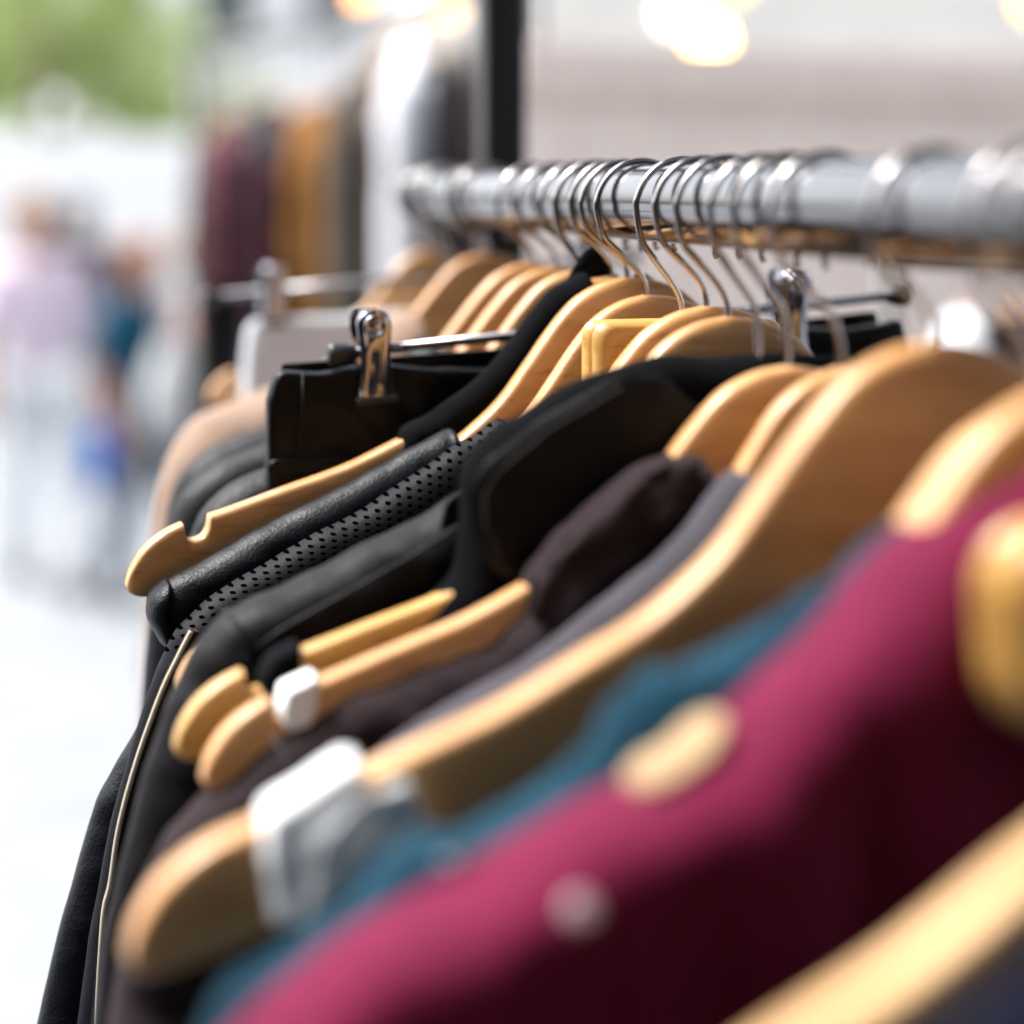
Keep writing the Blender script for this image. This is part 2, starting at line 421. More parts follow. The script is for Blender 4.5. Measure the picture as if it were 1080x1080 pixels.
hanger('M', .744, -.0578, 4, -.7, .961, 'wooden hanger with white tape near its pale left tip, above taupe cloth', 'wood')
hanger('P', .706, -.0557, 4, -8, .9, 'blurred wooden hanger over the slate grey garment', notch=False)
hanger('Q', .615, -.0395, 5, -2.2, 1.124, 'big bare wooden hanger in the foreground with a white elastic band near its end', notch=False)
hanger('V', .545, -.052, 5, -3.8, .94, 'hanger mostly hidden behind the big bare one, holding the teal garment', notch=False)
hanger('R', .524, -.0443, 5, -5, 1.09, 'strongly blurred hanger at right edge with the magenta garment slipping off it', notch=False)
hanger('U', .378, -.034, 5, -8, 1.0, 'nearest hanger, a cream blur crossing the bottom right corner', 'wood_pale', notch=False)


# ------------------------------------------------------------------ clip hangers (rod with two chrome clips)
def clip(parent, x, z, s=1.0, wob=0):
    e = bpy.data.objects.new('clip', None)
    # front plate: outline widening at the jaw, extruded and bent
    def plate(side):
        rows = [(.0222, .0046), (.0212, .0066), (.0185, .0083), (.014, .0088), (.008, .0080), (.002, .0074), (-.006, .0076), (-.013, .0084), (-.019, .0100), (-.0225, .0108)]
        V, Fc = [], []; nx = 13
        for th in (0, .0012):
            for (zz, w) in rows:
                for k in range(nx):
                    u = -1 + 2 * k / (nx - 1)
                    yb = .0095 - .0035 * max(0, min(1, (.004 - zz) / .022)) if zz < .004 else .0095 + .0010 * ((zz - .004) / .018)
                    yb += .0022 * (1 - u * u) ** .5 * (1 if zz > -.003 else .4)
                    # pressed ridges
                    if -.0185 < zz < .001: yb += .0013 * math.exp(-((abs(u) - .48) / .16) ** 2)
                    V.append(Vector((w * u, side * (yb - th), zz)))
        nr = len(rows)
        for th in (0, 1):
            for r in range(nr - 1):
                for k in range(nx - 1):
                    b = th * nr * nx; f = (b + r * nx + k, b + r * nx + k + 1, b + (r + 1) * nx + k + 1, b + (r + 1) * nx + k); Fc.append(f if th else f[::-1])
        # rim
        def rim(a, b): Fc.append((a, b, b + nr * nx, a + nr * nx))
        for k in range(nx - 1): rim(k, k + 1); rim((nr - 1) * nx + k + 1, (nr - 1) * nx + k)
        for r in range(nr - 1): rim((r + 1) * nx, r * nx); rim(r * nx + nx - 1, (r + 1) * nx + nx - 1)
        return V, Fc
    V, Fc = plate(-1); V2, F2 = plate(1); nV = len(V)
    bmv = V + V2; bf = Fc + [tuple(i + nV for i in f[::-1]) for f in F2]
    # pivot barrel across (coil spring housing) + side cheeks
    seg = 20
    for (y0, y1, r) in ((-.0092, .0092, .0070),):
        b0 = len(bmv)
        for yy in (y0, y1):
            for k in range(seg): a = 2 * math.pi * k / seg; bmv.append(Vector((r * math.cos(a), yy, .0155 + r * math.sin(a))))
        for k in range(seg): bf.append((b0 + k, b0 + (k + 1) % seg, b0 + seg + (k + 1) % seg, b0 + seg + k))
        bf.append(tuple(b0 + k for k in range(seg))); bf.append(tuple(b0 + seg + k for k in range(seg))[::-1])
    body = mkobj('clip', [v * s for v in bmv], bf, M['clip'], parent, loc=(x, -.002, z))
    body.rotation_euler = (0, R(wob), 0)
    es = body.modifiers.new('edge', 'EDGE_SPLIT'); es.split_angle = R(50)
    # rivet: ring and dimple on the front
    V, Fc = [], []
    prof_r = [(.0060, 0), (.0058, -.0012), (.0048, -.0016), (.0040, -.0008), (.0030, .0002), (.0020, -.0006), (.0008, -.0009)]
    for (r, y) in prof_r:
        for k in range(seg): a = 2 * math.pi * k / seg; V.append(Vector((r * math.cos(a), -.0122 + y, .0150 + r * math.sin(a))))
    for j in range(len(prof_r) - 1):
        for k in range(seg): Fc.append((j * seg + k, j * seg + (k + 1) % seg, (j + 1) * seg + (k + 1) % seg, (j + 1) * seg + k))
    Fc.append(tuple((len(prof_r) - 1) * seg + k for k in range(seg)))
    mkobj('rivet', [v * s for v in V], Fc, M['clip'], body)
    bm = bmesh.new(); box_bm(bm, (0, -.0060 * s, -.0225 * s), (.0215 * s, .005 * s, .004 * s), .0008); box_bm(bm, (0, .0060 * s, -.0225 * s), (.0215 * s, .005 * s, .004 * s), .0008)
    fromB('jaw_pad', bm, M['rubber'], body, True)
    return body
def clip_hanger(key, t, L, yaw, xl, zl, xr, zr, cl, cr, label, s=.95):
    o = thing('clip_hanger', label, 'hanger', (0, t, RZ), (0, 0, R(yaw)), 'chrome clip hangers for skirts and trousers')
    HG[key] = ((0, t, RZ, 0, yaw), L, 1)
    hp = hook_path(L + .01, 1, .012); tube('hook', hp, .0018, M['hookwire'], o, 8)
    zz = lambda x: zl + (zr - zl) * (x - xl) / (xr - xl)
    tube('rod', [(xl, 0, L + zz(xl)), (0, 0, L + zz(0)), (xr, 0, L + zz(xr))], .0024, M['chrome'], o, 12)
    for x, sg in ((xl, -1), (xr, 1)):
        d = Vector((sg * .0135, 0, sg * .0135 * (zr - zl) / (xr - xl))); b = Vector((x - sg * .003, 0, L + zz(x)))
        rp = lambda u: .0024 + .0034 * math.sin(min(1, (u + .05) * 1.25) * math.pi / 2) if u < .93 else .0046
        tube('end_cap', [b + d * (k / 10) for k in range(11)], rp, M['rubber'], o, 14)
    for x, w in cl + cr: clip(o, x, L + zz(x) - .002, s, w)
    return o
clip_hanger('W', 1.015, -.0625, 3, -.1235, -.0085, .157, .0142, [(-.113, -3)], [(.1, 2)], 'sharp chrome clip hanger gripping the black leather skirt')
clip_hanger('X', 1.408, -.0476, 8, -.155, -.015, .13, .006, [(-.12, 0)], [(.1, 0)], 'blurred chrome clip hanger at the far end with white trousers', .85)

# wooden clamp hangers: a short squared block with a hook
def clamp_hanger(t, L, yaw, label, h=.055, hw=.043, rc=.006, roll=0):
    o = thing('clamp_hanger', label, 'hanger', (0, t, RZ), (0, R(roll), R(yaw)), 'short clamp hangers')
    hook(L, o); poly = []
    for cx, cz, a0 in ((hw - rc, -rc, 90), (hw - rc, -h + rc, 0), (-hw + rc, -h + rc, -90), (-hw + rc, -rc, -180)):
        for k in range(7): a = R(a0 - 15 * k); poly.append((cx + rc * math.cos(a), cz + rc * math.sin(a)))
    for nm, y in (('front_jaw', -.0064), ('rear_jaw', .0064)): pillow(nm, L, poly, M['wood_yellow'], o, T=.0060, Rr=.0035, yoff=y, bow=0, wr=.0001, sm=0)
    bm = bmesh.new(); box_bm(bm, (0, -.0002, L - h * .35), (.012, .028, .004), .001); fromB('metal_latch', bm, M['clip'], o, True)
    return o
clamp_hanger(.873, -.0485, 5, 'squared yellow wooden clamp hanger between the two arched hangers')
clamp_hanger(.478, -.070, 5, 'blurred yellow wooden clamp hanger with rounded end at the right edge beside the magenta blouse', .054, .054, .017, -6)

# ------------------------------------------------------------------ clothes, far to near
g, L = garment('X', 'trousers', 'white trousers clipped on the farthest chrome rod', 'trousers', GR)
drape('trouser_front', L, mirror([(.136, -.030), (.14, -.06), (.143, -.2), (.15, -.5), (.155, -.95)], [(-.05, -.028), (0, -.027), (.05, -.026)]), M['white_cloth'], g, T=.008, Rr=.006, wr=.004, seed=3, bow=0)
g, L = garment('B', 'coat', 'beige wool coat with rounded shoulder left of the black skirt', 'coat', GR)
drape('coat_body', L, shirt_outline(.05, .009, [(.198, -.112), (.207, -.14), (.212, -.18), (.218, -.25), (.228, -.4), (.24, -.95)], neck=-.06, s1=.19, sc=.9), M['beige'], g, T=.026, Rr=.03, wr=.007, seed=5, step=.008)
for key, sd, mt, tl, lb in (('C', 11, 'charcoal', [(.203, -.110), (.210, -.138), (.215, -.18), (.222, -.26), (.235, -.45), (.245, -.8)], 'charcoal leather jacket with creased sleeve directly in front of the beige coat'),
                        ('D', 17, 'charcoal', [(.205, -.112), (.216, -.142), (.223, -.19), (.232, -.28), (.245, -.46), (.255, -.8)], 'charcoal leather jacket in the middle of the blurred dark three'),
                        ('E', 23, 'charcoal', [(.204, -.112), (.214, -.145), (.224, -.20), (.234, -.30), (.246, -.47), (.255, -.8)], 'charcoal leather jacket right behind the black clipped skirt')):
    g, L = garment(key, 'jacket', lb, 'jacket', GR)
    drape('jacket_body', L, shirt_outline(.058, .007, tl, s1=.195, sc=.92), M[mt], g, T=.017, Rr=.02, wr=.006, seed=sd, freq=(30, 14), step=.007)
# skirt on the sharp clip hanger
g, L = garment('W', 'skirt', 'black leather skirt held by two chrome clips', 'skirt', GR)
sk = [(.1600, -.0175), (.1640, -.03), (.1655, -.10), (.172, -.25), (.185, -.45), (.19, -.6)]
skl = [(-x, z) for x, z in sk][::-1]; skr = [(x + .003, z + .018) for x, z in sk]
drape('skirt_panel', L, skl + [(-.1585, -.0160), (-.140, -.0172), (-.118, -.0135), (-.106, -.0138), (-.08, -.0168), (-.04, -.0180), (0, -.0160), (.05, -.010), (.10, -.0015), (.13, -.001), (.163, .0025)] + skr, M['leather_soft'], g, T=.0062, Rr=.0028, wr=.0050, seed=31, bow=0, step=.0035, smooth=0, freq=(22, 16))
# waistband fold lying behind, a raised hem band and its stitching
pillow('waistband_fold', L, [(-.155, -.014), (-.1, -.0115), (-.02, -.0075), (.06, -.002), (.155, .0065), (.155, -.01), (.06, -.02), (-.02, -.026), (-.155, -.03)], M['leather_soft'], g, T=.0022, yoff=.0105, bow=0, seed=4)
pillow('pocket_seam', L, [(-.1645, -.0575), (-.12, -.0575), (-.119, -.0655), (-.1655, -.0655)], M['leather_soft'], g, T=.0018, Rr=.002, yoff=-.0082, bow=0, seed=6)
tube('side_seam', [(-.1475, -.0078, L - .016), (-.148, -.0090, L - .04), (-.1485, -.0088, L - .07), (-.15, -.0085, L - .12)], .0006, M['leather'], g, 6)

# black suede top on S
g, L = garment('S', 'top', 'black suede top with a strap ending squarely on the notched hanger', 'top', GR)
left = [(.014, .003), (.03, -.006), (.045, -.024), (.058, -.040), (.07, -.0515), (.088, -.0635), (.1035, -.0705), (.1045, -.078), (.104, -.11), (.112, -.18), (.16, -.25), (.21, -.34), (.22, -.6)]
drape('suede_body', L, mirror(left, [(-.012, .002), (-.006, -.04), (0, -.045), (.006, -.04), (.012, .002)]), M['black_suede'], g, T=.0108, Rr=.010, wr=.0015, seed=41, smooth=1, step=.004)
pillow('standing_collar', L, [(-.022, -.008), (-.016, .004), (-.0085, .0145), (-.004, .0125), (.004, .002), (.015, -.006), (.012, -.02), (-.015, -.02)], M['black_suede'], g, T=.0022, yoff=.010, seed=2)

# smooth leather vest on G
g, L = garment('G', 'vest', 'smooth black leather vest with a folded edge at its shoulder', 'vest', GR)
left = [(.0905, -.0625), (.10, -.067), (.118, -.0755), (.14, -.0845), (.165, -.0935), (.19, -.1035), (.21, -.112), (.226, -.1195), (.235, -.1265), (.2345, -.134), (.2265, -.1475), (.232, -.163), (.245, -.185), (.264, -.212), (.283, -.262), (.303, -.325), (.32, -.45), (.325, -.8)]
drape('vest_body', L, mirror(left, [(-.087, -.074), (-.07, -.12), (0, -.17), (.07, -.12), (.087, -.074)]), M['leather'], g, T=.0125, Rr=.014, wr=.0018, seed=43, smooth=1, step=.004, freq=(40, 20))
pillow('neck_binding', L, [(-.0895, -.0625), (-.0945, -.0650), (-.0965, -.078), (-.0925, -.090), (-.0875, -.088), (-.086, -.074)], M['leather'], g, T=.0140, Rr=.007, seed=5, wr=.0001)
pillow('armhole_binding', L, [(-.2245, -.1170), (-.2345, -.1235), (-.2368, -.134), (-.2295, -.1495), (-.2250, -.1465), (-.2280, -.134), (-.2270, -.126)], M['leather'], g, T=.0135, Rr=.006, seed=6, wr=.0001)

# perforated leather vest on H
g, L = garment('H', 'vest', 'perforated black leather vest with cream piping down its side', 'vest', GR)
left = [(.073, -.0505), (.085, -.0585), (.10, -.0645), (.12, -.0755), (.141, -.0855), (.16, -.0930), (.177, -.0995), (.2, -.1095), (.214, -.1165), (.229, -.128), (.240, -.148), (.252, -.176), (.263, -.204), (.270, -.228), (.279, -.26), (.295, -.33), (.31, -.45), (.315, -.8)]
drape('perforated_body', L, mirror(left, [(-.07, -.058), (-.055, -.11), (0, -.15), (.055, -.11), (.07, -.058)]), M['perf'], g, T=.0125, Rr=.015, wr=.0022, seed=47, smooth=1, step=.004, freq=(50, 30))
pp = catmull([(-.2235, -.0225, L - .126), (-.230, -.0230, L - .136), (-.239, -.0235, L - .151), (-.252, -.0235, L - .179), (-.262, -.0235, L - .206), (-.268, -.0235, L - .230), (-.2735, -.0235, L - .25), (-.283, -.0235, L - .32), (-.292, -.0235, L - .45)], 10)
tube('piping', pp, .0011, M['thread'], g, 8)
tube('zip_tape', [Vector((p.x + .0022, p.y + .0035, p.z - .0005)) for p in pp], .0030, M['brown_tape'], g, 8)

# dark jacket on J (hidden arm), brown-black leather jacket on K
g, L = garment('K', 'jacket', 'brown black leather jacket with a seamed shoulder and sleeve head, in focus', 'jacket', GR)
left = [(.05, -.022), (.07, -.036), (.09, -.048), (.112, -.0625), (.14, -.0765), (.17, -.0885), (.195, -.0970), (.209, -.1035), (.221, -.116), (.232, -.136), (.2415, -.160), (.252, -.194), (.261, -.225), (.272, -.30), (.28, -.42), (.285, -.7)]
drape('jacket_body', L, mirror(left, [(-.045, -.03), (-.03, -.08), (0, -.11), (.03, -.08), (.045, -.03)]), M['leather_brown'], g, T=.019, Rr=.024, wr=.0040, seed=53, smooth=2, step=.004, freq=(34, 22), cre=.0018, fin=.4)
tube('shoulder_seam', [(-.105, -.0185, L - .0665), (-.13, -.0215, L - .0795), (-.16, -.023, L - .0935), (-.19, -.0245, L - .107), (-.205, -.0253, L - .1165)], .0008, M['leather'], g, 6)
sl = catmull([(-.2085, -.0075, L - .1005), (-.206, -.0185, L - .1035), (-.2035, -.0248, L - .111), (-.202, -.0268, L - .122), (-.203, -.0275, L - .14), (-.206, -.0277, L - .18)], 6)
tube('sleeve_seam', sl, .0009, M['leather'], g, 6)
pillow('epaulette', L, [(-.107, -.0545), (-.125, -.0625), (-.128, -.075), (-.109, -.068)], M['leather_brown'], g, T=.0014, Rr=.002, yoff=-.0205, seed=9)

g, L = garment('L', 'jacket', 'matte black suede jacket with a raised stitched collar behind the pale hangers', 'jacket', GR)
left = [(.0, .002), (.02, .0015), (.040, .001), (.061, -.003), (.078, -.0095), (.09, -.0165), (.103, -.0245), (.112, -.032), (.1165, -.041), (.1155, -.055), (.118, -.078), (.135, -.0945), (.155, -.1035), (.175, -.112), (.190, -.121), (.198, -.14), (.206, -.165), (.216, -.195), (.23, -.24), (.25, -.32), (.265, -.45), (.27, -.8)]
drape('suede_body', L, mirror(left), M['black_cloth'], g, T=.0165, Rr=.014, wr=.003, seed=59, smooth=1, step=.005, yoff=.004)
tube('collar_stitching', [(-.1115, -.0148, L - .044), (-.1105, -.0152, L - .055), (-.112, -.0155, L - .07)], .0005, M['leather'], g, 6)
pillow('lapel', L, [(-.045, -.003), (-.062, -.004), (-.092, -.0195), (-.113, -.0345), (-.1185, -.043), (-.1175, -.058), (-.110, -.074), (-.09, -.088), (-.06, -.095), (-.03, -.06), (-.025, -.02)], M['lapel'], g, T=.0022, Rr=.004, yoff=-.0150, seed=12, wr=.0012)
tag(pillow('elastic_band', L, [(-.1790, -.0995), (-.1890, -.1035), (-.1940, -.112), (-.1915, -.123), (-.1800, -.121), (-.1785, -.108)], M['black_suede'], None, T=.0088, Rr=.0012, yoff=-.0012, seed=1, sm=0), 'black elastic band wrapped around the round tipped hanger', 'band', 'bands and tapes around the hangers')
bpy.data.objects['elastic_band'].location = g.location; bpy.data.objects['elastic_band'].rotation_euler = g.rotation_euler

def stitches(name, path, y, mat, par, pitch=.0034, ln=.0021, r=.00038):
    P, tot = resample(path, .0004); V, Fc = [], []; k = max(1, int(pitch / .0004)); q = max(1, int(ln / .0004))
    for i in range(0, len(P) - q, k):
        v, f = tube_data([Vector((P[i].x, y(P[i].x), P[i].y)), Vector(((P[i].x + P[i + q].x) / 2, y(P[i].x) - .0003, (P[i].y + P[i + q].y) / 2)), Vector((P[i + q].x, y(P[i].x), P[i + q].y))], r, 5)
        b0 = len(V); V += v; Fc += [tuple(a + b0 for a in ff) for ff in f]
    return mkobj(name, V, Fc, mat, par)
M['stitch'] = simple('grey_thread', (.05, .05, .055), .6)
stitches('edge_stitching', [(x, z + L) for x, z in ((-.062, -.0085), (-.090, -.0235), (-.1090, -.0385), (-.1135, -.046), (-.1130, -.057), (-.1065, -.069))], lambda x: -.0178 - .008 * (x / .23) ** 2, M['stitch'], g)
g, L = garment('M', 'blouse', 'dark taupe blouse with gathered collar hanging low on its hanger', 'blouse', GR)
left = [(.036, -.030), (.043, -.0285), (.052, -.0315), (.062, -.0355), (.073, -.0430), (.085, -.053), (.095, -.062), (.1025, -.070), (.105, -.082), (.118, -.0935), (.14, -.1005), (.165, -.107), (.182, -.113), (.198, -.122), (.218, -.138), (.237, -.155), (.250, -.181), (.258, -.222), (.268, -.30), (.275, -.42), (.28, -.75)]
drape('blouse_body', L, mirror(left, [(-.03, -.04), (-.02, -.08), (0, -.1), (.02, -.08), (.03, -.04)]), M['taupe'], g, T=.017, Rr=.02, wr=.0055, seed=61, smooth=1, step=.004, freq=(55, 40), cre=.003)
pillow('collar', L, [(-.040, -.0285), (-.052, -.0305), (-.066, -.037), (-.088, -.0535), (-.104, -.0700), (-.106, -.084), (-.094, -.092), (-.07, -.072), (-.05, -.05)], M['taupe'], g, T=.0050, Rr=.006, yoff=-.0165, seed=14, wr=.007)
tube('sleeve_seam', catmull([(-.1985, -.018, L - .119), (-.195, -.0245, L - .126), (-.193, -.0275, L - .137), (-.194, -.029, L - .155)], 5), .0009, M['grey'], g, 6)
wt = pillow('tape', L, [(-.1815, -.1000), (-.1930, -.1040), (-.1950, -.112), (-.1925, -.120), (-.183, -.1175), (-.1805, -.108)], M['elastic'], None, T=.0078, Rr=.0012, yoff=-.0012, sm=0)
tag(wt, 'small white tape around the pale hanger above the taupe blouse', 'tape', 'bands and tapes around the hangers'); wt.location = g.location; wt.rotation_euler = g.rotation_euler

g, L = garment('P', 'cardigan', 'slate grey cardigan wedged behind the big bare hanger', 'cardigan', GR)
left = [(.045, -.0265), (.055, -.0365), (.066, -.0465), (.08, -.0565), (.097, -.0650), (.115, -.0745), (.131, -.081), (.15, -.087), (.165, -.092), (.18, -.098), (.195, -.107), (.206, -.13), (.214, -.19), (.225, -.26), (.235, -.4), (.24, -.75)]
drape('cardigan_body', L, mirror(left, [(-.03, -.04), (0, -.12), (.03, -.04)]), M['grey'], g, T=.015, Rr=.018, wr=.003, seed=67, smooth=1, step=.006)

# the elastic on Q: a wide white band wrapped around the arm with its end hanging
loc, rot, LQ = frame('Q')
wb = thing('elastic_strap', 'wide white elastic strap wrapped around the big foreground hanger', 'strap', loc, rot, 'bands and tapes around the hangers')
pillow('wrapped_band', LQ, [(-.191, -.1050), (-.205, -.1120), (-.2195, -.1185), (-.2215, -.132), (-.2195, -.1535), (-.205, -.1515), (-.188, -.146), (-.190, -.13)], M['elastic'], wb, T=.0100, Rr=.003, yoff=-.0020, seed=3, wr=.0028)
pillow('loose_end', LQ, [(-.179, -.112), (-.195, -.118), (-.206, -.128), (-.211, -.150), (-.212, -.160), (-.199, -.158), (-.182, -.148), (-.172, -.132)], M['elastic'], wb, T=.0012, Rr=.002, yoff=-.0150, seed=8, wr=.0045)

g, L = garment('V', 'shirt', 'rumpled teal denim shirt between the big hanger and the magenta blouse', 'shirt', GR)
left = [(.045, -.030), (.055, -.036), (.065, -.039), (.074, -.042), (.085, -.0485), (.096, -.0535), (.107, -.058), (.118, -.0605), (.129, -.066), (.140, -.0785), (.156, -.0835), (.175, -.091), (.193, -.0975), (.212, -.107), (.231, -.119), (.245, -.129), (.256, -.144), (.266, -.18), (.278, -.25), (.285, -.4), (.29, -.75)]
drape('shirt_body', L, mirror(left, [(-.035, -.05), (0, -.12), (.035, -.05)]), M['teal'], g, T=.017, Rr=.014, wr=.0085, seed=71, smooth=1, step=.004, freq=(70, 60), sag=.010, cre=.006, fin=.5)
bm = bmesh.new(); box_bm(bm, (-.182, -.0235, L - .098), (.011, .003, .006), .001); fromB('buckle', bm, M['clip'], g, True)

g, L = garment('R', 'blouse', 'glossy magenta blouse filling the lower right foreground', 'blouse', GR)
left = [(.012, -.015), (.025, -.0225), (.041, -.029), (.061, -.035), (.073, -.048), (.086, -.0585), (.097, -.0655), (.108, -.0725), (.121, -.079), (.135, -.085), (.15, -.0905), (.164, -.0950), (.185, -.1025), (.205, -.1095), (.225, -.1185), (.243, -.1275), (.258, -.139), (.268, -.154), (.278, -.19), (.292, -.28), (.30, -.45), (.305, -.8)]
drape('blouse_body', L, mirror(left, [(-.008, -.03), (0, -.06), (.008, -.03)]), M['magenta'], g, T=.026, Rr=.024, wr=.0110, seed=73, smooth=3, step=.006, freq=(30, 2.5), yoff=-.003, fin=.10)
pillow('cream_patch', L, [(-.112, -.0710), (-.125, -.0775), (-.138, -.0835), (-.1415, -.0880), (-.136, -.0900), (-.124, -.0860), (-.113, -.0790)], M['patch'], g, T=.0120, Rr=.010, yoff=-.0050, seed=2)
seg = 24; V = []; Fc = []
for j, (r, y) in enumerate([(.0045, 0), (.0045, -.0012), (.0038, -.0020), (.003, -.0024), (.0005, -.0024)]):
    for k in range(seg): a = 2 * math.pi * k / seg; V.append(Vector((r * math.cos(a), y, r * math.sin(a))))
    if j:
        for k in range(seg): Fc.append(((j - 1) * seg + k, (j - 1) * seg + (k + 1) % seg, j * seg + (k + 1) % seg, j * seg + k))
b = mkobj('snap_button', V, Fc, M['snap'], g, loc=(-.163, -.0315, L - .1080)); b.rotation_euler = (R(-35), 0, 0)

g, L = garment('U', 'jacket', 'dark navy jacket on the nearest hanger at bottom right', 'jacket', GR)
drape('jacket_body', L, mirror([(.03, -.035), (.05, -.053), (.08, -.0755), (.12, -.095), (.16, -.109), (.19, -.118), (.205, -.14), (.21, -.25), (.22, -.4), (.22, -.7)], [(0, -.08)]), M['navy'], g, T=.018, Rr=.02, wr=.004, seed=79, smooth=1, step=.008, yoff=-.006)

# ------------------------------------------------------------------ the near clothes rail
rl = thing('clothes_rail', 'thick chrome clothes rail crowded with hanger hooks', 'clothes rail', (0, 0, 0))
V, Fc = tube_data([Vector((0, y, RZ)) for y in [-.9 + .05 * k for k in range(49)]], .017, 40); mkobj('rail_tube', V, Fc, M['chrome'], rl)
tube('end_plug', [(0, 1.499, RZ), (0, 1.505, RZ), (0, 1.512, RZ)], .0178, M['rubber'], rl, 30)
for yy in (1.30, 1.44):
    tube('collar', [(0, yy - .011, RZ), (0, yy + .011, RZ)], .0196, M['black_metal'], rl, 30)
bm = bmesh.new(); box_bm(bm, (.025, 1.44, RZ), (.02, .02, .02), .002); fromB('bracket', bm, M['black_metal'], rl, True)
tube('collar', [(0, -.811, RZ), (0, -.785, RZ)], .0196, M['black_metal'], rl, 30)
bm = bmesh.new(); box_bm(bm, (.028, -.80, RZ), (.034, .02, .02), .002); fromB('bracket', bm, M['black_metal'], rl, True)
for yy in (1.44, -.80):
    bm = bmesh.new(); box_bm(bm, (.045, yy, 1.45), (.030, .030, 2.9), .003); fromB('post', bm, M['black_metal'], rl, True)
    bm = bmesh.new(); box_bm(bm, (.044, yy, .01), (.5, .06, .02), .004); fromB('foot', bm, M['black_metal'], rl, True)
# ------------------------------------------------------------------ camera
F = 2250.0; TH = math.atan(344 / F); YAW = math.atan(510 * math.cos(TH) / F)
CAM = Vector((-.27, 0, RZ + .0075))
cf = Vector((math.sin(YAW) * math.cos(TH), math.cos(YAW) * math.cos(TH), -math.sin(TH)))
cr_ = Vector((math.cos(YAW), -math.sin(YAW), 0)); cu = cr_.cross(cf)
cd = bpy.data.cameras.new('camera'); cam = bpy.data.objects.new('camera', cd); COL.objects.link(cam)
cam.matrix_world = Matrix(((cr_.x, cu.x, -cf.x, CAM.x), (cr_.y, cu.y, -cf.y, CAM.y), (cr_.z, cu.z, -cf.z, CAM.z), (0, 0, 0, 1)))
cd.sensor_fit = 'HORIZONTAL'; cd.sensor_width = 24; cd.lens = 24 * F / 1080; cd.clip_start = .02; cd.clip_end = 600
cd.dof.use_dof = True; cd.dof.focus_distance = .925; cd.dof.aperture_fstop = 1.85; cd.dof.aperture_blades = 0
S.camera = cam
def bearing(px, D):
    """ground position at a compass bearing and distance from the photographer"""
    a = YAW + math.atan((px - 540) / F * 1 / math.cos(TH)); return Vector((CAM.x + D * math.sin(a), CAM.y + D * math.cos(a), 0))
def hz(py, D): return CAM.z + (196 - py) / F * D

# ------------------------------------------------------------------ ground
m, nt, b = newmat('paving'); v = coords(nt, (1, 1, 1))
br = node(nt, 'ShaderNodeTexBrick', Scale=1.6); br.inputs['Mortar Size'].default_value = .012; br.inputs['Color1'].default_value = (.225, .24, .26, 1); br.inputs['Color2'].default_value = (.195, .21, .23, 1); br.inputs['Mortar'].default_value = (.11, .12, .135, 1)
link(nt, v, br.inputs['Vector']); n = node(nt, 'ShaderNodeTexNoise', Scale=3.0, Detail=8.0); link(nt, v, n.inputs['Vector'])
mx = node(nt, 'ShaderNodeMix', data_type='RGBA', blend_type='MULTIPLY'); mx.inputs['Factor'].default_value = .7
link(nt, br.outputs['Color'], mx.inputs['A']); link(nt, ramp(nt, n.outputs['Fac'], [(.3, (.75, .75, .76)), (.65, (1, 1, 1))]), mx.inputs['B']); link(nt, mx.outputs['Result'], b.inputs['Base Color'])
b.inputs['Roughness'].default_value = .7; bump(nt, b, br.outputs['Fac'], .4, -.004)
bm = bmesh.new(); bmesh.ops.create_grid(bm, x_segments=8, y_segments=8, size=250); struct(fromB('ground', bm, m, None, False))

# ------------------------------------------------------------------ pale board partition behind the rail
M['boards'] = simple('pale_boards', (.86, .735, .665), .7, var=.05, scale=6, bmp=.0004, bscale=60)
M['boards_trim'] = simple('board_trim', (.80, .67, .60), .7, var=.06, scale=6)
pa, pb = bearing(536, 3.1), bearing(1500, 4.2)
d = pb - pa; ln = d.length; ang = math.atan2(d.y, d.x)
pt = thing('board_partition', 'pale pinkish vertical board partition behind the rail', 'partition', pa, (0, 0, ang))
bm = bmesh.new(); k = 0; x = 0
while x < ln:
    w = .098 + rnd.uniform(-.004, .004); box_bm(bm, (x + w / 2, rnd.uniform(-.002, .002), .935), (w - .006, .02, 1.83), .002); x += w
fromB('boards', bm, M['boards'], pt, False)
bm = bmesh.new(); box_bm(bm, (ln / 2, -.022, 1.875), (ln, .03, .07), .004); fromB('top_trim', bm, M['boards_trim'], pt, False)
for x in (.05, 1.2, 2.4):
    bm = bmesh.new(); box_bm(bm, (x, .04, .93), (.06, .05, 1.86), .003); fromB('support_post', bm, M['boards_trim'], pt, False)

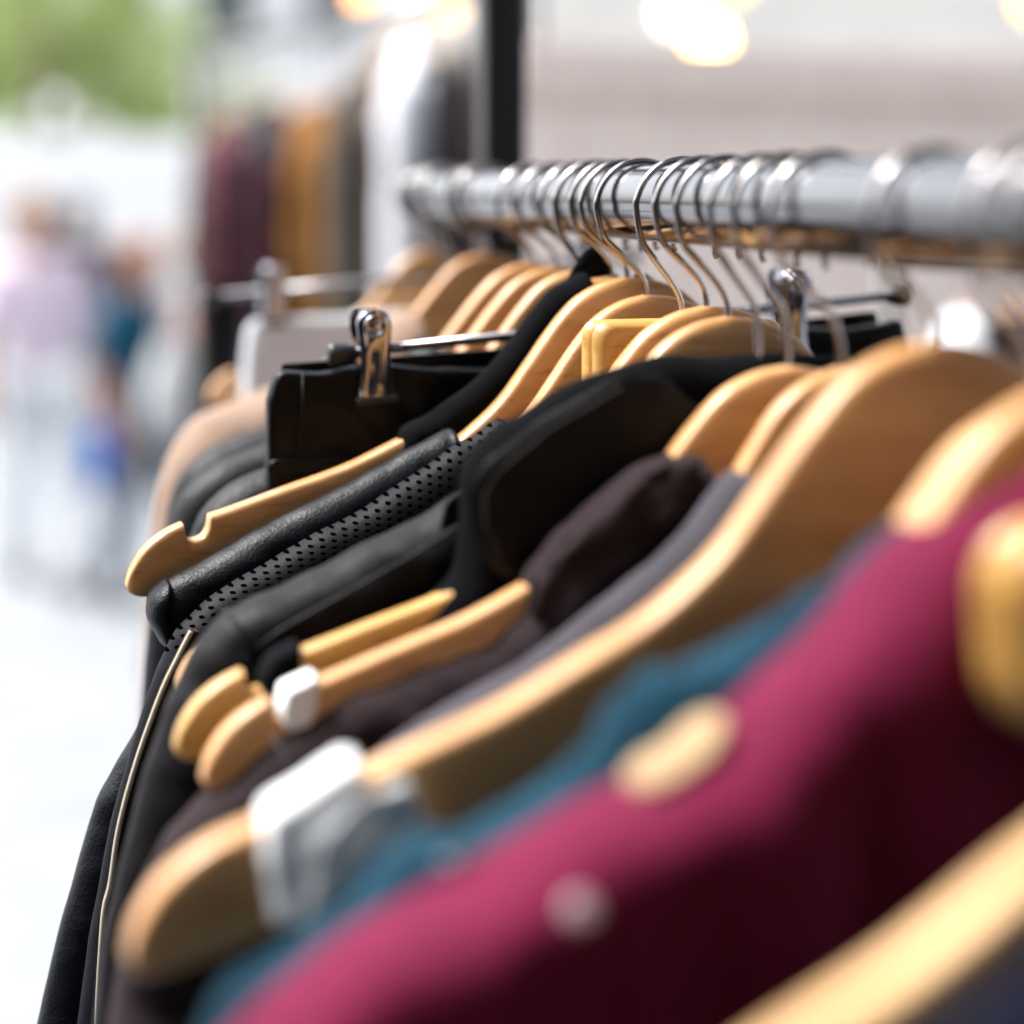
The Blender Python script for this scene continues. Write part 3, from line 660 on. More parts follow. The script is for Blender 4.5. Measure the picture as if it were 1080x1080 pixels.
# ------------------------------------------------------------------ festoon lights
def emit(name, col, s):
    m, nt, b = newmat(name); b.inputs['Emission Color'].default_value = (*col, 1); b.inputs['Emission Strength'].default_value = s
    b.inputs['Base Color'].default_value = (*col, 1); return m
M['lamp_warm'] = emit('lit_bulb_warm', (1, .55, .16), 7); M['lamp_orange'] = emit('lit_bulb_orange', (1, .45, .12), 2.0); M['lamp_white'] = emit('lit_bulb_white', (1, .9, .75), 1.4)
def bulb(px, py, D, mt, r, label):
    p = bearing(px, D); p.z = hz(py, D)
    o = thing('bulb', label, 'light bulb', p, (0, 0, 0), 'festoon bulbs over the market stalls')
    pr = [(0, -1), (.5, -.87), (.86, -.5), (1, 0), (.9, .45), (.62, .85), (.42, 1.15), (.38, 1.4)]
    V, Fc = [], []; sg = 20
    for j, (a, z) in enumerate(pr):
        for k in range(sg): t = 2 * math.pi * k / sg; V.append(Vector((max(a, .01) * r * math.cos(t), max(a, .01) * r * math.sin(t), z * r)))
        if j:
            for k in range(sg): Fc.append(((j - 1) * sg + k, (j - 1) * sg + (k + 1) % sg, j * sg + (k + 1) % sg, j * sg + k))
    mkobj('glass', V, Fc, mt, o)
    tube('socket', [(0, 0, 1.3 * r), (0, 0, 1.8 * r), (0, 0, 2.5 * r)], r * .45, M['black_metal'], o, 14)
    tube('cord', [(0, 0, 2.4 * r), (0, 0, 3.5 * r), (0, 0, 3.05 - p.z)], .003, M['black_metal'], o, 6)
    return o
bulb(741, 48, 4.6, M['lamp_warm'], .036, 'large warm glowing bulb hanging above the pale partition')
bulb(706, 22, 5.2, M['lamp_white'], .034, 'whiter bulb just left of the large warm bulb')
bulb(765, -14, 5.6, M['lamp_orange'], .04, 'orange bulb at the top edge above the large warm bulb')
bulb(388, 4, 4.4, M['lamp_orange'], .022, 'orange bulb at the top edge above the second clothes rack')
bulb(476, 18, 4.2, M['lamp_orange'], .018, 'orange bulb just left of the black post')
bulb(1072, 12, 5.0, M['lamp_orange'], .035, 'orange bulb in the top right corner')
fa, fb = bearing(300, 4.5), bearing(1250, 5.4)
cb = tube('festoon_cable', [Vector((fa.x + (fb.x - fa.x) * k / 20, fa.y + (fb.y - fa.y) * k / 20, 3.05 - .12 * math.sin(math.pi * k / 20 * 1))) for k in range(21)], .006, M['black_metal'])
tag(cb, 'black cable strung overhead carrying the glowing bulbs', 'cable')

# ------------------------------------------------------------------ second clothes rack, seen edge-on further along the stall
ra, rb = bearing(215, 4.3), bearing(560, 3.5)
r2 = thing('clothes_rail', 'second clothes rail deeper in the stall with mustard and maroon clothes', 'clothes rail')
za, zb_ = hz(60, 4.3), hz(-20, 3.5)
tube('rail_tube', [Vector((ra.x, ra.y, za)), Vector((rb.x, rb.y, zb_))], .014, M['chrome'], r2, 16)
for q, z in ((ra, za), (rb, zb_)): tube('post', [(q.x, q.y, 0), (q.x, q.y, 1), (q.x, q.y, z)], .014, M['black_metal'], r2, 12)
items = [(232, 'olive', 'dark olive coat at the far left end of the second rack', 'coat', .14, 1.1), (246, 'maroon', 'maroon dress on the second rack beside the dark olive coat', 'dress', .11, .30), (262, 'rose', 'dusty rose blouse on the second rack', 'blouse', .10, .34), (279, 'navy', 'navy jacket on the second rack left of the white shirt', 'jacket', .14, .8),
         (293, 'white_cloth', 'small white shirt hanging low among dark clothes on the second rack', 'shirt', .34, .30), (305, 'navy', 'dark navy dress right of the white shirt on the second rack', 'dress', .11, 1.0), (322, 'maroon', 'dark red top beside the mustard dress', 'top', .12, .5), (341, 'mustard', 'long mustard dress on the second rack', 'dress', .09, .9),
         (360, 'mustard', 'second mustard dress touching the olive cardigan', 'dress', .10, .8), (378, 'olive', 'olive grey cardigan right of the mustard dresses', 'cardigan', .09, .9), (398, 'olive', 'grey brown coat between olive cardigan and brown scarf', 'coat', .07, 1.0), (416, 'brown', 'long brown scarf like dress near the white drape', 'dress', .04, .9),
         (432, 'brown', 'brown jacket directly left of the white drape', 'jacket', .05, .7), (449, 'white_cloth', 'long white drape on the second rack', 'drape', .05, .9), (463, 'white_cloth', 'pale white dress next to black coat on the second rack', 'dress', .05, .9), (481, 'black_cloth', 'black coat just left of the black post', 'coat', .09, 1.2), (496, 'black_cloth', 'second black coat partly behind the black post', 'coat', .09, 1.2), (514, 'taupe', 'dark brown coat behind the black post', 'coat', .03, 1.2)]
for i, (px, mt, lb, cat, drop, length) in enumerate(items):
    u = (px - 215) / 345; p = ra.lerp(rb, u); z = za + (zb_ - za) * u
    vd = math.atan2(p.y - CAM.y, p.x - CAM.x)
    yaw = vd + R(rnd.uniform(-13, 13)); drop += rnd.uniform(-.015, .05); p = p + Vector((rnd.uniform(-.01, .01), 0, 0))                      # garment plane runs along the line of sight
    ho = thing('coat_hanger', 'hanger holding the ' + lb.split(' on the second')[0], 'hanger', (p.x, p.y, z), (0, 0, yaw), 'hangers on the second rack')
    s0 = -(drop - .006)
    hook(s0 if s0 < -.045 else -.045, ho, 1)
    hanger_wood(.9, min(s0, -.045), M['wood'], ho, False)
    g = thing(cat, lb, cat, (p.x, p.y, z), (0, 0, yaw), 'clothes on the second rack')
    LL = min(s0, -.045)
    lf = [(x, prof(x) * .9 + .006) for x in (.04, .06, .09, .13, .17, .2)] + [(.222, -.13), (.232, -.17), (.24, -.25), (.245, -.5 * length), (.25, -length)]
    drape(cat + '_body', LL, mirror(lf, [(0, -.07)]), M[mt], g, T=.028, Rr=.03, wr=.01, seed=100 + i, step=.02, nb=12, bow=0, smooth=1)

# dark and pale clothes hanging behind the rail at the right
ca, cbp = bearing(930, 2.2), bearing(1300, 2.0)
r3 = thing('clothes_rail', 'low black rail with dark coat behind the big foreground hangers', 'clothes rail')
z3 = hz(262, 2.1)
tube('rail_tube', [(ca.x, ca.y, z3), (cbp.x, cbp.y, z3)], .010, M['black_metal'], r3, 14)
for q in (ca, cbp): tube('post', [(q.x, q.y, 0), (q.x, q.y, .8), (q.x, q.y, z3)], .011, M['black_metal'], r3, 12)
for i, (px, D, mt, lb, cat) in enumerate(((1010, 2.16, 'white_cloth', 'white shirt hanging edge-on left of the black coat', 'shirt'), (1062, 2.13, 'black_cloth', 'black coat hanging behind the rail at right edge', 'coat'), (1095, 2.1, 'black_cloth', 'second black coat cut by the right edge', 'coat'), (1140, 2.08, 'navy', 'navy coat beyond the black coats', 'coat'))):
    p = bearing(px, D); yaw = math.atan2(p.y - CAM.y, p.x - CAM.x)
    ho = thing('coat_hanger', 'hanger inside the ' + lb, 'hanger', (p.x, p.y, z3), (0, 0, yaw), 'hangers on the low black rail')
    hook(-.05, ho); hanger_wood(.8, -.05, M['wood'], ho, False)
    g = thing(cat, lb, cat, (p.x, p.y, z3), (0, 0, yaw), 'clothes on the low black rail')
    drape(cat + '_body', -.05, mirror([(x, prof(x) * .8 + .006) for x in (.03, .06, .09, .13, .17)] + [(.19, -.11), (.2, -.2), (.21, -.9)], [(0, -.04)]), M[mt], g, T=.026, Rr=.025, wr=.008, seed=140 + i, step=.015, nb=12, bow=0, smooth=1)

# ------------------------------------------------------------------ people
M['skin'] = simple('skin', (.30, .13, .08), .5, var=.08, scale=8); M['skin_brown'] = simple('skin_brown', (.18, .065, .03), .5, var=.08, scale=8)
def skin_mesh(name, pts, edges, radii, mat, parent, sub=2, root=0):
    me = bpy.data.meshes.new(name); me.from_pydata([Vector(p) for p in pts], edges, []); me.update(); me.materials.append(mat)
    o = bpy.data.objects.new(name, me); COL.objects.link(o); o.parent = parent
    md = o.modifiers.new('skin', 'SKIN'); md.use_smooth_shade = True
    for i, r in enumerate(radii):
        r = r if isinstance(r, tuple) else (r, r); me.skin_vertices[0].data[i].radius = r
    me.skin_vertices[0].data[root].use_root = True
    s = o.modifiers.new('sub', 'SUBSURF'); s.levels = sub; s.render_levels = sub
    return o
def person(loc, yaw, label, H=1.7, stride=.22, arm_bend=0, shirt='rose', trousers='navy', skin='skin', hair='brown', pose=None, group='people in the street'):
    o = thing('person', label, 'person', loc, (0, 0, yaw), group); k = H / 1.7
    P = {'pel': (0, 0, .93), 'wai': (0, 0, 1.05), 'che': (0, .01, 1.24), 'nek': (0, .015, 1.43), 'hd0': (0, 0, 1.50), 'hd1': (0, -.012, 1.585), 'hd2': (0, -.005, 1.66)}
    for s, n in ((1, 'R'), (-1, 'L')):
        st = stride * s
        P.update({'hip' + n: (.085 * s, 0, .90), 'kne' + n: (.095 * s, -st * .5 - .03, .50), 'ank' + n: (.095 * s, -st + (.06 if s < 0 else 0), .09), 'toe' + n: (.10 * s, -st - .15 + (.06 if s < 0 else 0), .035),
                  'sho' + n: (.165 * s, .015, 1.385), 'elb' + n: (.225 * s, .03 + st * .2, 1.11), 'wri' + n: (.235 * s, -.02 + st * .5, .87), 'pal' + n: (.235 * s, -.035 + st * .55, .80)})
    if pose: P.update(pose)
    P = {a: Vector(v) * k for a, v in P.items()}
    rad = {'pel': (.13, .095), 'wai': (.115, .085), 'che': (.14, .095), 'nek': .052, 'hd0': (.062, .075), 'hd1': (.078, .095), 'hd2': (.06, .075), 'hip': .085, 'kne': .055, 'ank': .038, 'toe': .035, 'sho': .058, 'elb': .040, 'wri': .026, 'pal': (.036, .018)}
    names = list(P); idx = {n: i for i, n in enumerate(names)}
    E_ = [('pel', 'wai'), ('wai', 'che'), ('che', 'nek'), ('nek', 'hd0'), ('hd0', 'hd1'), ('hd1', 'hd2')]
    for n in 'RL': E_ += [('pel', 'hip' + n), ('hip' + n, 'kne' + n), ('kne' + n, 'ank' + n), ('ank' + n, 'toe' + n), ('che', 'sho' + n), ('sho' + n, 'elb' + n), ('elb' + n, 'wri' + n), ('wri' + n, 'pal' + n)]
    pts = [P[n] for n in names]; rr = []
    for n in names:
        q = rad[n[:-1] if n[-1] in 'RL' and n[:-1] in rad else n]; rr.append(tuple(x * k for x in q) if isinstance(q, tuple) else (q * k, q * k))
    edges = [(idx[a], idx[b]) for a, b in E_]
    # fingers
    for s, n in ((1, 'R'), (-1, 'L')):
        a = idx['pal' + n]; pv = P['pal' + n]; dr = (P['pal' + n] - P['wri' + n]).normalized(); sd = Vector((0, 1, 0))
        for q, (off, ln_) in enumerate(((-.024, .062), (-.008, .074), (.009, .070), (.024, .056))):
            i0 = len(pts); b0 = pv + (sd * off + dr * .02) * k
            for j, fr in enumerate((0, .5, 1.0)):
                pts.append(b0 + (dr * ln_ * fr + Vector((-s * .018 * fr * fr, 0, 0))) * k); rr.append((.0085 * k, .0085 * k))
                edges.append((a if j == 0 else i0 + j - 1, i0 + j))
        i0 = len(pts); pts.append(pv + Vector((-s * .012, -.035, -.005)) * k); rr.append((.010 * k,) * 2); edges.append((a, i0))
        pts.append(pv + Vector((-s * .016, -.048, -.035)) * k); rr.append((.009 * k,) * 2); edges.append((i0, i0 + 1))
    # nose and ears
    hi = idx['hd1']; hv = P['hd1']
    for dv, q in ((Vector((0, -.105, -.005)), .012), (Vector((.082, .005, 0)), .014), (Vector((-.082, .005, 0)), .014)):
        pts.append(hv + dv * k); rr.append((q * k, q * k)); edges.append((hi, len(pts) - 1))
    skin_mesh('body', pts, edges, rr, M[skin], o)
    # clothes follow the body
    def wear(nm, keys, es, grow, mat, shrink={}):
        kk = {a: i for i, a in enumerate(keys)}
        r_ = []
        for a in keys:
            x = rr[idx[a]]; r_.append(tuple(v + grow * k * shrink.get(a, 1) for v in x))
        return skin_mesh(nm, [P[a] for a in keys], [(kk[a], kk[b]) for a, b in es], r_, mat, o)
    wear('shirt', ['wai', 'pel', 'che', 'shoR', 'elbR', 'shoL', 'elbL'], [('pel', 'wai'), ('wai', 'che'), ('che', 'shoR'), ('shoR', 'elbR'), ('che', 'shoL'), ('shoL', 'elbL')], .03, M[shirt], {'pel': .4})
    wear('trousers', ['pel', 'hipR', 'kneR', 'ankR', 'hipL', 'kneL', 'ankL'], [('pel', 'hipR'), ('hipR', 'kneR'), ('kneR', 'ankR'), ('pel', 'hipL'), ('hipL', 'kneL'), ('kneL', 'ankL')], .026, M[trousers])
    for n in 'RL': wear('shoe', ['ank' + n, 'toe' + n], [('ank' + n, 'toe' + n)], .022, M['black_metal'])
    bm = bmesh.new(); bmesh.ops.create_uvsphere(bm, u_segments=20, v_segments=14, radius=1)
    for vv in bm.verts:
        w = 1 + .06 * noise.noise(vv.co * 3); vv.co = Vector((vv.co.x * .098 * w, vv.co.y * .112 * w, vv.co.z * .115 * w)) * k
        if vv.co.y < -.02 * k and vv.co.z < .035 * k: vv.co.y = max(vv.co.y, -.045 * k); vv.co.x *= .85
    hr = fromB('hair', bm, M[hair], o); hr.location = P['hd1'] + Vector((0, .022, .032)) * k
    for s in (-1, 1):
        bm = bmesh.new(); bmesh.ops.create_uvsphere(bm, u_segments=10, v_segments=8, radius=.009 * k); e = fromB('eye', bm, M['black_metal'], o); e.location = hv + Vector((.03 * s, -.086, .012)) * k
    bm = bmesh.new(); box_bm(bm, (0, 0, 0), (.045 * k, .012 * k, .010 * k), .004 * k); e = fromB('mouth', bm, M['rose'], o, True); e.location = hv + Vector((0, -.088, -.052)) * k
    return o
M['lilac'] = cloth('lilac_shirt', (.58, .48, .56), .8, 300, .0004, .1, .06); M['stone'] = cloth('stone_trousers', (.60, .62, .64), .8); M['ginger'] = simple('ginger_hair', (.22, .07, .025), .6); M['darkhair'] = simple('dark_hair', (.02, .014, .01), .5)
M['tealtop'] = cloth('petrol_top', (.006, .05, .09)); M['pinkpale'] = cloth('pale_pink_top', (.40, .26, .25)); M['denim'] = cloth('dark_denim', (.03, .05, .08)); M['bagblue'] = simple('blue_plastic_bag', (.001, .24, .88), .35, var=.1, scale=10)
M['greybag'] = cloth('grey_canvas', (.36, .37, .38)); M['camel'] = simple('light_brown_hair', (.25, .13, .06), .6)
p1 = bearing(46, 9.2)
pr1 = person(p1, R(2), 'person in a pale lilac shirt and stone trousers walking with a blue bag', 1.66, .22, shirt='lilac', trousers='stone', hair='camel')
bm = bmesh.new(); box_bm(bm, (0, 0, .93), (.29, .235, .035), .012); fromB('belt', bm, M['black_cloth'], pr1, True).scale = (.98, .98, .965)
# blue bag: sagging carrier with two handles, held in the hand at the street side
hb = Vector((.232, -.035 + .13, .80)) * (1.66 / 1.7)
bw = p1 + Matrix.Rotation(R(2), 3, 'Z') @ hb
bag = thing('carrier_bag', 'bright blue carrier bag held by the person in the lilac shirt', 'bag', (bw.x, bw.y, bw.z - .055), (0, 0, R(20)))
def bagmesh(w, h, dp, mat, par, nm, sd):
    V, Fc = [], []; nu, nv = 28, 12
    for j in range(nv + 1):
        t = j / nv; z = -h * t - .05
        ww = w * (.62 + .38 * math.sin(min(1, t * 1.3) * math.pi / 2)) / 2; dd = dp * math.sin(math.pi * min(.93, .18 + t * .72)) / 2
        for k in range(nu):
            a = 2 * math.pi * k / nu; c, s_ = math.cos(a), math.sin(a)
            x = ww * math.copysign(abs(c) ** .6, c); y = dd * math.copysign(abs(s_) ** .8, s_)
            q = .006 * noise.noise(Vector((x * 20, y * 20, z * 20 + sd))); V.append(Vector((x + q, y + q, z)))
    for j in range(nv):
        for k in range(nu): Fc.append((j * nu + k, j * nu + (k + 1) % nu, (j + 1) * nu + (k + 1) % nu, (j + 1) * nu + k))
    Fc.append(tuple(nv * nu + k for k in range(nu))); return mkobj(nm, V, Fc, mat, par)
bagmesh(.30, .24, .14, M['bagblue'], bag, 'pouch', 1)
for y in (-.015, .015): tube('handle', catmull([(-.06, y, -.055), (-.045, y, -.01), (0, y * .3, .008), (.045, y, -.01), (.06, y, -.055)], 5), .005, M['bagblue'], bag, 6)
person(bearing(92, 12.5), R(175), 'person in navy walking away behind the lilac shirt', 1.62, .2, shirt='navy', trousers='stone', hair='darkhair')
person(bearing(158, 8.6), R(30), 'person with ginger hair in a petrol blue top', 1.50, .16, shirt='tealtop', trousers='denim', hair='ginger', skin='skin')
p3 = bearing(226, 7.0)
person(p3, R(70), 'person in a pale top with bent brown arms, right of the petrol blue top', 1.58, .12, shirt='pinkpale', trousers='denim', hair='camel', skin='skin_brown',
       pose={'elbR': (.24, -.05, 1.12), 'wriR': (.16, -.28, 1.16), 'palR': (.14, -.34, 1.18), 'elbL': (-.24, -.04, 1.10), 'wriL': (-.17, -.26, 1.05), 'palL': (-.15, -.32, 1.04)})
bq = bearing(203, 6.7)
bg2 = thing('shoulder_bag', 'light grey canvas bag between the two people at centre left', 'bag', (bq.x, bq.y, 1.28), (0, 0, R(35)))
bagmesh(.34, .30, .16, M['greybag'], bg2, 'pouch', 4)
for y in (-.02, .02): tube('strap', catmull([(-.09, y, -.055), (-.06, y, .06), (0, y * .3, .11), (.06, y, .06), (.09, y, -.055)], 5), .008, M['greybag'], bg2, 6)

# ------------------------------------------------------------------ street beyond: van, parasol, trees, buildings
M['whitepaint'] = simple('white_paint', (.8, .8, .8), .35, var=.02, coat=.5); M['glassdark'] = simple('window_glass', (.03, .04, .05), .08, var=.1)
M['tyre'] = simple('tyre', (.02, .02, .02), .8)
vq = bearing(-20, 17); van = thing('parked_van', 'white van parked across the far end of the street', 'van', (vq.x, vq.y, 0), (0, 0, R(176)))
bm = bmesh.new()
sec = [(-2.35, .35), (-2.35, 1.95), (-2.2, 2.05), (.9, 2.05), (1.25, 1.95), (1.75, 1.30), (2.35, 1.12), (2.45, .9), (2.45, .35)]
for y in (-.92, .92): [bm.verts.new((x, y * (.94 if z > 1.4 else 1), z)) for x, z in sec]
bm.verts.ensure_lookup_table(); n = len(sec)
for i in range(n): bm.faces.new([bm.verts[i], bm.verts[(i + 1) % n], bm.verts[n + (i + 1) % n], bm.verts[n + i]])
bm.faces.new([bm.verts[i] for i in range(n)]); bm.faces.new([bm.verts[n + i] for i in range(n)][::-1])
bmesh.ops.bevel(bm, geom=list(bm.edges), offset=.05, segments=2, affect='EDGES'); fromB('body', bm, M['whitepaint'], van, False)
box('side_window', (1.05, -.905, 1.55), (.7, .03, .45), M['glassdark'], van, .02); box('windscreen', (1.52, 0, 1.62), (.03, 1.5, .7), M['glassdark'], van, .01, Matrix.Rotation(R(-37), 3, 'Y'))
for x in (-1.5, 1.6):
    for y in (-.86, .86):
        w = tube('wheel', [(x, y - .1, .34), (x, y, .34), (x, y + .1, .34)], .34, M['tyre'], van, 28); tube('hubcap', [(x, y * 1.115 - .02, .34), (x, y * 1.115, .34), (x, y * 1.115 + .02, .34)], .19, M['chrome'], w, 20)
for y in (-.7, .7): box('headlight', (2.43, y, .85), (.05, .28, .16), M['chrome'], van, .02)

uq = bearing(60, 30); um = thing('market_parasol', 'white market parasol shading the street on the left', 'parasol', (uq.x, uq.y, 0))
V = [Vector((0, 0, 2.95))]; Fc = []; sg = 8; rg = 6
for j in range(1, rg + 1):
    for k in range(sg * 4):
        a = 2 * math.pi * k / (sg * 4); rr_ = 1.5 * j / rg; dip = .05 * (1 - abs(math.cos(a * sg / 2))) * j / rg
        V.append(Vector((rr_ * math.cos(a), rr_ * math.sin(a), 2.95 - .62 * (j / rg) - dip)))
n4 = sg * 4
for k in range(n4): Fc.append((0, 1 + k, 1 + (k + 1) % n4))
for j in range(1, rg):
    for k in range(n4): a0 = 1 + (j - 1) * n4; b0 = 1 + j * n4; Fc.append((a0 + k, b0 + k, b0 + (k + 1) % n4, a0 + (k + 1) % n4))
cnp = mkobj('canopy', V, Fc, M['white_cloth'], um); sm_ = cnp.modifiers.new('s', 'SOLIDIFY'); sm_.thickness = .01
tube('pole', [(0, 0, 0), (0, 0, 1.5), (0, 0, 2.93)], .025, M['whitepaint'], um, 12)
for k in range(8): a = 2 * math.pi * k / 8; tube('rib', [(0, 0, 2.9), (.75 * math.cos(a), .75 * math.sin(a), 2.59), (1.47 * math.cos(a), 1.47 * math.sin(a), 2.28)], .01, M['whitepaint'], um, 6)

m, nt, b = newmat('leaves'); oi = coords(nt, (1, 1, 1)); n = node(nt, 'ShaderNodeTexNoise', Scale=1.3, Detail=4.0); link(nt, oi, n.inputs['Vector'])
link(nt, ramp(nt, n.outputs['Fac'], [(.3, (.09, .13, .03)), (.7, (.20, .27, .08))]), b.inputs['Base Color']); b.inputs['Roughness'].default_value = .5
tr = node(nt, 'ShaderNodeBsdfTranslucent'); tr.inputs['Color'].default_value = (.26, .36, .08, 1); mxs = node(nt, 'ShaderNodeMixShader'); mxs.inputs[0].default_value = .45
link(nt, b.outputs[0], mxs.inputs[1]); link(nt, tr.outputs[0], mxs.inputs[2]); link(nt, mxs.outputs[0], nt.nodes['Material Output'].inputs['Surface']); M['leaves'] = m
M['bark'] = simple('bark', (.12, .09, .065), .9, var=.4, scale=12, bmp=.01, bscale=30)
def tree(px, D, H, cr, cz, label, seed, n=5200):
    q = bearing(px, D); o = thing('tree', label, 'tree', (q.x, q.y, 0), (0, 0, 0), 'street trees')
    rg = random.Random(seed)
    tv, tf = tube_data([Vector((0, 0, 0)), Vector((.05, .02, cz * .4)), Vector((-.03, .05, cz * .75)), Vector((0, 0, cz + cr * .3))], lambda t: .16 * (1 - .7 * t), 12)
    cl = []
    for i in range(34):
        d = Vector((rg.gauss(0, 1), rg.gauss(0, 1), rg.gauss(0, .8))).normalized() * cr * rg.uniform(.35, 1) ** .6
        cl.append((Vector((0, 0, cz)) + d, cr * rg.uniform(.18, .34)))
    for c, r in cl[:12]:
        a = Vector((0, 0, cz * rg.uniform(.55, .9))); v2, f2 = tube_data([a, a.lerp(c, .5) + Vector((0, 0, -.1)), c], lambda t: .05 * (1 - .8 * t) + .006, 6)
        b0 = len(tv); tv += v2; tf += [tuple(i + b0 for i in f) for f in f2]
    mkobj('trunk', tv, tf, M['bark'], o)
    V, Fc = [], []
    for i in range(n):
        c, r = rg.choice(cl); p = c + Vector((rg.gauss(0, .5), rg.gauss(0, .5), rg.gauss(0, .42))) * r
        a = Vector((rg.gauss(0, 1), rg.gauss(0, 1), rg.gauss(0, 1))).normalized(); bb = a.orthogonal().normalized(); s = rg.uniform(.05, .10) * (cr / 2) 
        b0 = len(V); V += [p + a * s, p + bb * s * .5, p - a * s, p - bb * s * .5]; Fc.append((b0, b0 + 1, b0 + 2, b0 + 3))
    mkobj('crown', V, Fc, M['leaves'], o, smooth=False)
tree(60, 24, 5, 1.5, hz(60, 24), 'leafy tree nearest the white parasol, top left', 1)
tree(175, 30, 5, 1.4, hz(110, 30), 'smaller tree right of the leafy one, beside the pale buildings', 2)
tree(-60, 34, 6, 2.2, hz(40, 34), 'tree cut by the left edge of the picture', 3)

def building(px, D, w, h, dep, yaw, wall, label, floors, cols, cat='building'):
    q = bearing(px, D); o = thing('building', label, cat, (q.x, q.y, 0), (0, 0, yaw))
    bm = bmesh.new(); fh = h / floors; cw = w / cols
    # facade built from piers and spandrels so that every window is a real opening
    for f in range(floors):
        z0 = f * fh
        box_bm(bm, (0, 0, z0 + fh * .14), (w, .3, fh * .28)); box_bm(bm, (0, 0, z0 + fh * .93), (w, .3, fh * .14 ))
        for c in range(cols + 1):
            x = -w / 2 + c * cw; pw = cw * .42; x0 = max(-w / 2, x - pw / 2); x1 = min(w / 2, x + pw / 2)
            box_bm(bm, ((x0 + x1) / 2, 0, z0 + fh * .57), (x1 - x0, .296, fh * .58))
    box_bm(bm, (0, dep / 2 + .2, h / 2), (w - .01, dep, h - .02)); fromB('wall', bm, wall, o, False)
    bm = bmesh.new(); box_bm(bm, (0, -.1, h + .12), (w + .4, .7, .24), .03); fromB('cornice', bm, wall, o, False)
    for f in range(floors):
        for c in range(cols):
            x = -w / 2 + (c + .5) * cw; z = f * fh + fh * .57
            wd = box('window', (x, .02, z), (cw * .56, .05, fh * .57), M['glassdark'], o)
            bm = bmesh.new(); box_bm(bm, (x, -.02, z), (.05, .05, fh * .57)); box_bm(bm, (x, -.02, z + fh * .12), (cw * .56, .046, .05)); fromB('frame', bm, M['whitepaint'], wd, False)
            box('sill', (x, -.18, f * fh + fh * .265), (cw * .62, .14, .06), wall, wd)
    return o
w1 = simple('cream_render', (.68, .62, .50), .85, var=.06, scale=2); w2 = simple('white_render', (.76, .77, .78), .85, var=.04, scale=2); w3 = simple('stone_render', (.66, .63, .58), .85, var=.08, scale=2)
building(250, 42, 6, 14, 8, R(-6), w2, 'tall white rendered building at the end of the street', 4, 3)
building(40, 60, 12, 9, 8, R(0), w1, 'cream building far behind the trees', 3, 6)
building(1040, 22, 10, 10, 8, R(-14), w3, 'pale stone building behind the board partition', 3, 5)

# ------------------------------------------------------------------ added unseen awning, keeps the overhead sky off the rail
M['awning'] = cloth('awning_canvas', (.30, .27, .24), .9, 200, .0006)
aw = thing('added_shade_awning', 'unseen canvas awning added above the rail to block sky light', 'awning', (0, 0, 0))
bm = bmesh.new(); nx, ny = 30, 30; gv = []
for i in range(nx + 1):
    for j in range(ny + 1):
        x = -.12 + 3.6 * i / nx; y = -1.6 + 3.1 * j / ny
        gv.append(bm.verts.new((x, y, 2.55 + .22 * (x + .12) - .04 * abs(math.sin(math.pi * 3 * j / ny)) + .01 * noise.noise(Vector((x * 2, y * 2, 0))))))
for i in range(nx):
    for j in range(ny): a = i * (ny + 1) + j; bm.faces.new([gv[a], gv[a + 1], gv[a + ny + 2], gv[a + ny + 1]])
cv = fromB('canvas', bm, M['awning'], aw); q = cv.modifiers.new('s', 'SOLIDIFY'); q.thickness = .004
for y in (-1.55, -.5, .5, 1.45): tube('frame_bar', [(-.12, y, 2.50), (1.3, y, 2.81), (3.4, y, 3.27)], .014, M['black_metal'], aw, 10)
for x, y in ((3.4, -1.55), (3.4, 1.45)): tube('support_post', [(x, y, 0), (x, y, 1.6), (x, y, 3.27)], .02, M['black_metal'], aw, 10)

M['tarp'] = cloth('dark_tarpaulin', (.035, .038, .045), .7, 300, .0006)
tw = thing('added_shade_sheet', 'unseen dark tarpaulin added behind the photographer to darken the hanger fronts', 'tarpaulin', (0, 0, 0))  # added out of view: dark sheet that cuts light on camera-facing sides
V = []; Fc = []
for i in range(61):
    for j in range(13):
        x = -3.2 + 6.7 * i / 60; z = 2.6 * j / 12; V.append(Vector((x, -1.9 + .05 * math.sin(x * 14) + .02 * noise.noise(Vector((x * 3, z, 0))), z)))
for i in range(60):
    for j in range(12): a = i * 13 + j; Fc.append((a, a + 13, a + 14, a + 1))
q = mkobj('sheet', V, Fc, M['tarp'], tw).modifiers.new('s', 'SOLIDIFY'); q.thickness = .003
tube('top_bar', [(-3.2, -1.9, 2.62), (1, -1.9, 2.62), (3.5, -1.9, 2.62)], .014, M['black_metal'], tw, 10)
for x in (-3.2, 3.5): tube('support_post', [(x, -1.9, 0), (x, -1.9, 1), (x, -1.9, 2.62)], .018, M['black_metal'], tw, 10)

a2 = thing('added_shade_awning', 'unseen canvas awning added above the photographer to block sky light from the front', 'awning', (0, 0, 0))  # added out of view so that sky light comes mainly from behind the rack
V = []; Fc = []
for i in range(31):
    for j in range(21):
        x = -3.3 + 3.12 * i / 30; y = -1.9 + 2.15 * j / 20; V.append(Vector((x, y, 2.58 - .03 * abs(math.sin(math.pi * 3 * j / 20)) + .01 * noise.noise(Vector((x * 2, y * 2, 7))))))
for i in range(30):
    for j in range(20): a = i * 21 + j; Fc.append((a, a + 21, a + 22, a + 1))
q = mkobj('canvas', V, Fc, M['awning'], a2).modifiers.new('s', 'SOLIDIFY'); q.thickness = .004
for x in (-3.25, -1.7, -.2): tube('frame_bar', [(x, -1.9, 2.54), (x, -.8, 2.54), (x, .25, 2.54)], .014, M['black_metal'], a2, 10)

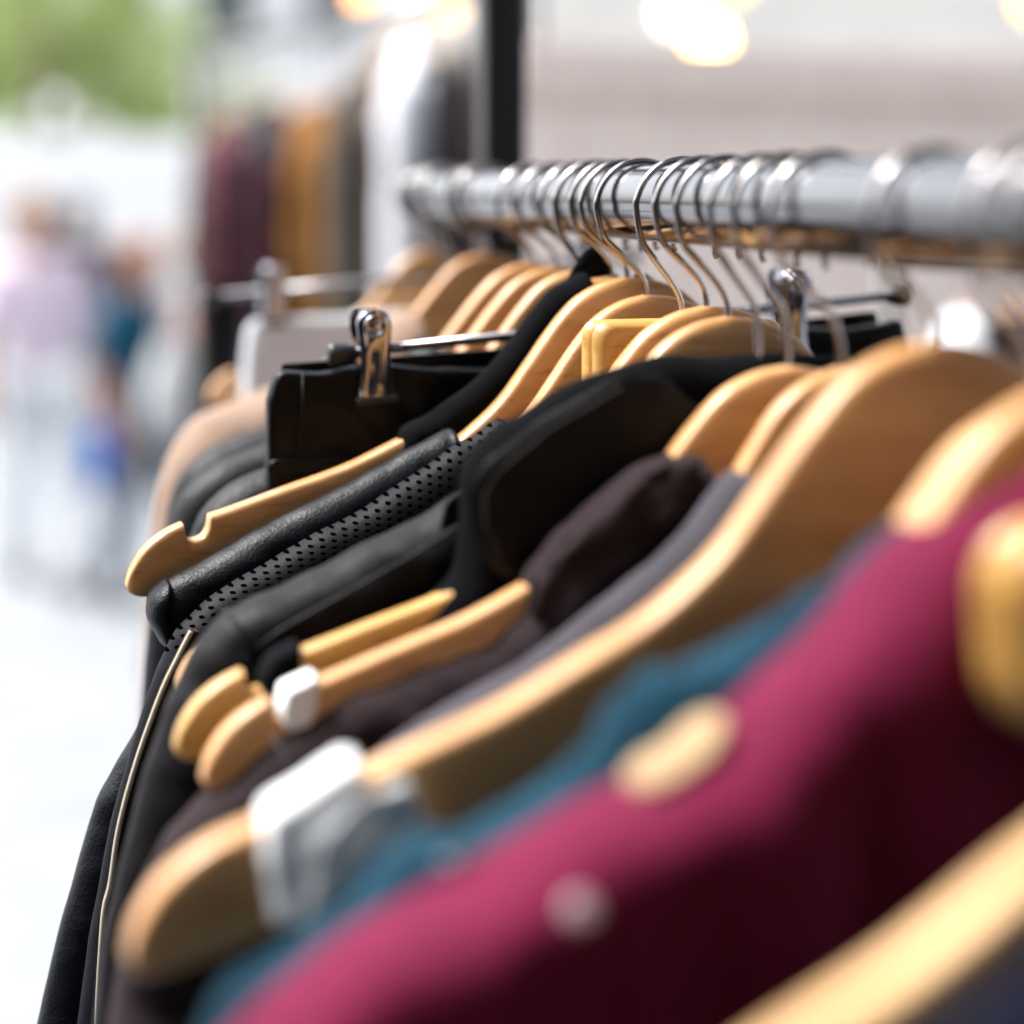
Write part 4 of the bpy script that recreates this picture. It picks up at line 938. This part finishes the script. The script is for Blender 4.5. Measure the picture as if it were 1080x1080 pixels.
ts = thing('added_shade_sheet', 'unseen dark tarpaulin added across the aisle to cut light from the front left', 'tarpaulin', (-3.3, 0, 0))  # added out of view to block low sky and ground bounce
V = []; Fc = []
for i in range(51):
    for j in range(13):
        y = -1.9 + 4.2 * i / 50; z = 2.5 * j / 12; V.append(Vector((.05 * math.sin(y * 13) + .02 * noise.noise(Vector((y * 3, z, 5))), y, z)))
for i in range(50):
    for j in range(12): a = i * 13 + j; Fc.append((a, a + 13, a + 14, a + 1))
q = mkobj('sheet', V, Fc, M['tarp'], ts).modifiers.new('s', 'SOLIDIFY'); q.thickness = .003
tube('top_bar', [(0, -1.9, 2.52), (0, 0, 2.52), (0, 2.3, 2.52)], .014, M['black_metal'], ts, 10)
for y in (-1.86, 2.3): tube('support_post', [(0, y, 0), (0, y, 1), (0, y, 2.52)], .018, M['black_metal'], ts, 10)

# ------------------------------------------------------------------ light
w = bpy.data.worlds.new('World'); S.world = w; w.use_nodes = True; nt = w.node_tree
sk = nt.nodes.new('ShaderNodeTexSky'); sk.sky_type = 'NISHITA'; sk.sun_disc = False
EL, AZ = R(58), R(-66)          # sun azimuth measured from +Y towards +X
sk.sun_elevation = EL; sk.sun_rotation = AZ; sk.dust_density = 4.5; sk.air_density = 1.0; sk.ozone_density = 1.0
bgn = nt.nodes['Background']; bgn.inputs['Strength'].default_value = .15
hs = nt.nodes.new('ShaderNodeHueSaturation'); hs.inputs['Saturation'].default_value = .28; link(nt, sk.outputs[0], hs.inputs['Color']); link(nt, hs.outputs[0], bgn.inputs['Color'])
sl_ = bpy.data.lights.new('sun', 'SUN'); sl_.energy = 2.2; sl_.angle = R(14); sl_.color = (1, .965, .925)
so = bpy.data.objects.new('sun', sl_); COL.objects.link(so)
dv = Vector((math.sin(AZ) * math.cos(EL), math.cos(AZ) * math.cos(EL), math.sin(EL))); so.rotation_euler = dv.to_track_quat('Z', 'Y').to_euler()
S.view_settings.view_transform = 'Standard'; S.view_settings.look = 'None'; S.view_settings.exposure = 1.65; S.view_settings.gamma = 1
S.cycles.use_denoising = True; S.cycles.max_bounces = 8
S.cycles.sample_clamp_indirect = 8
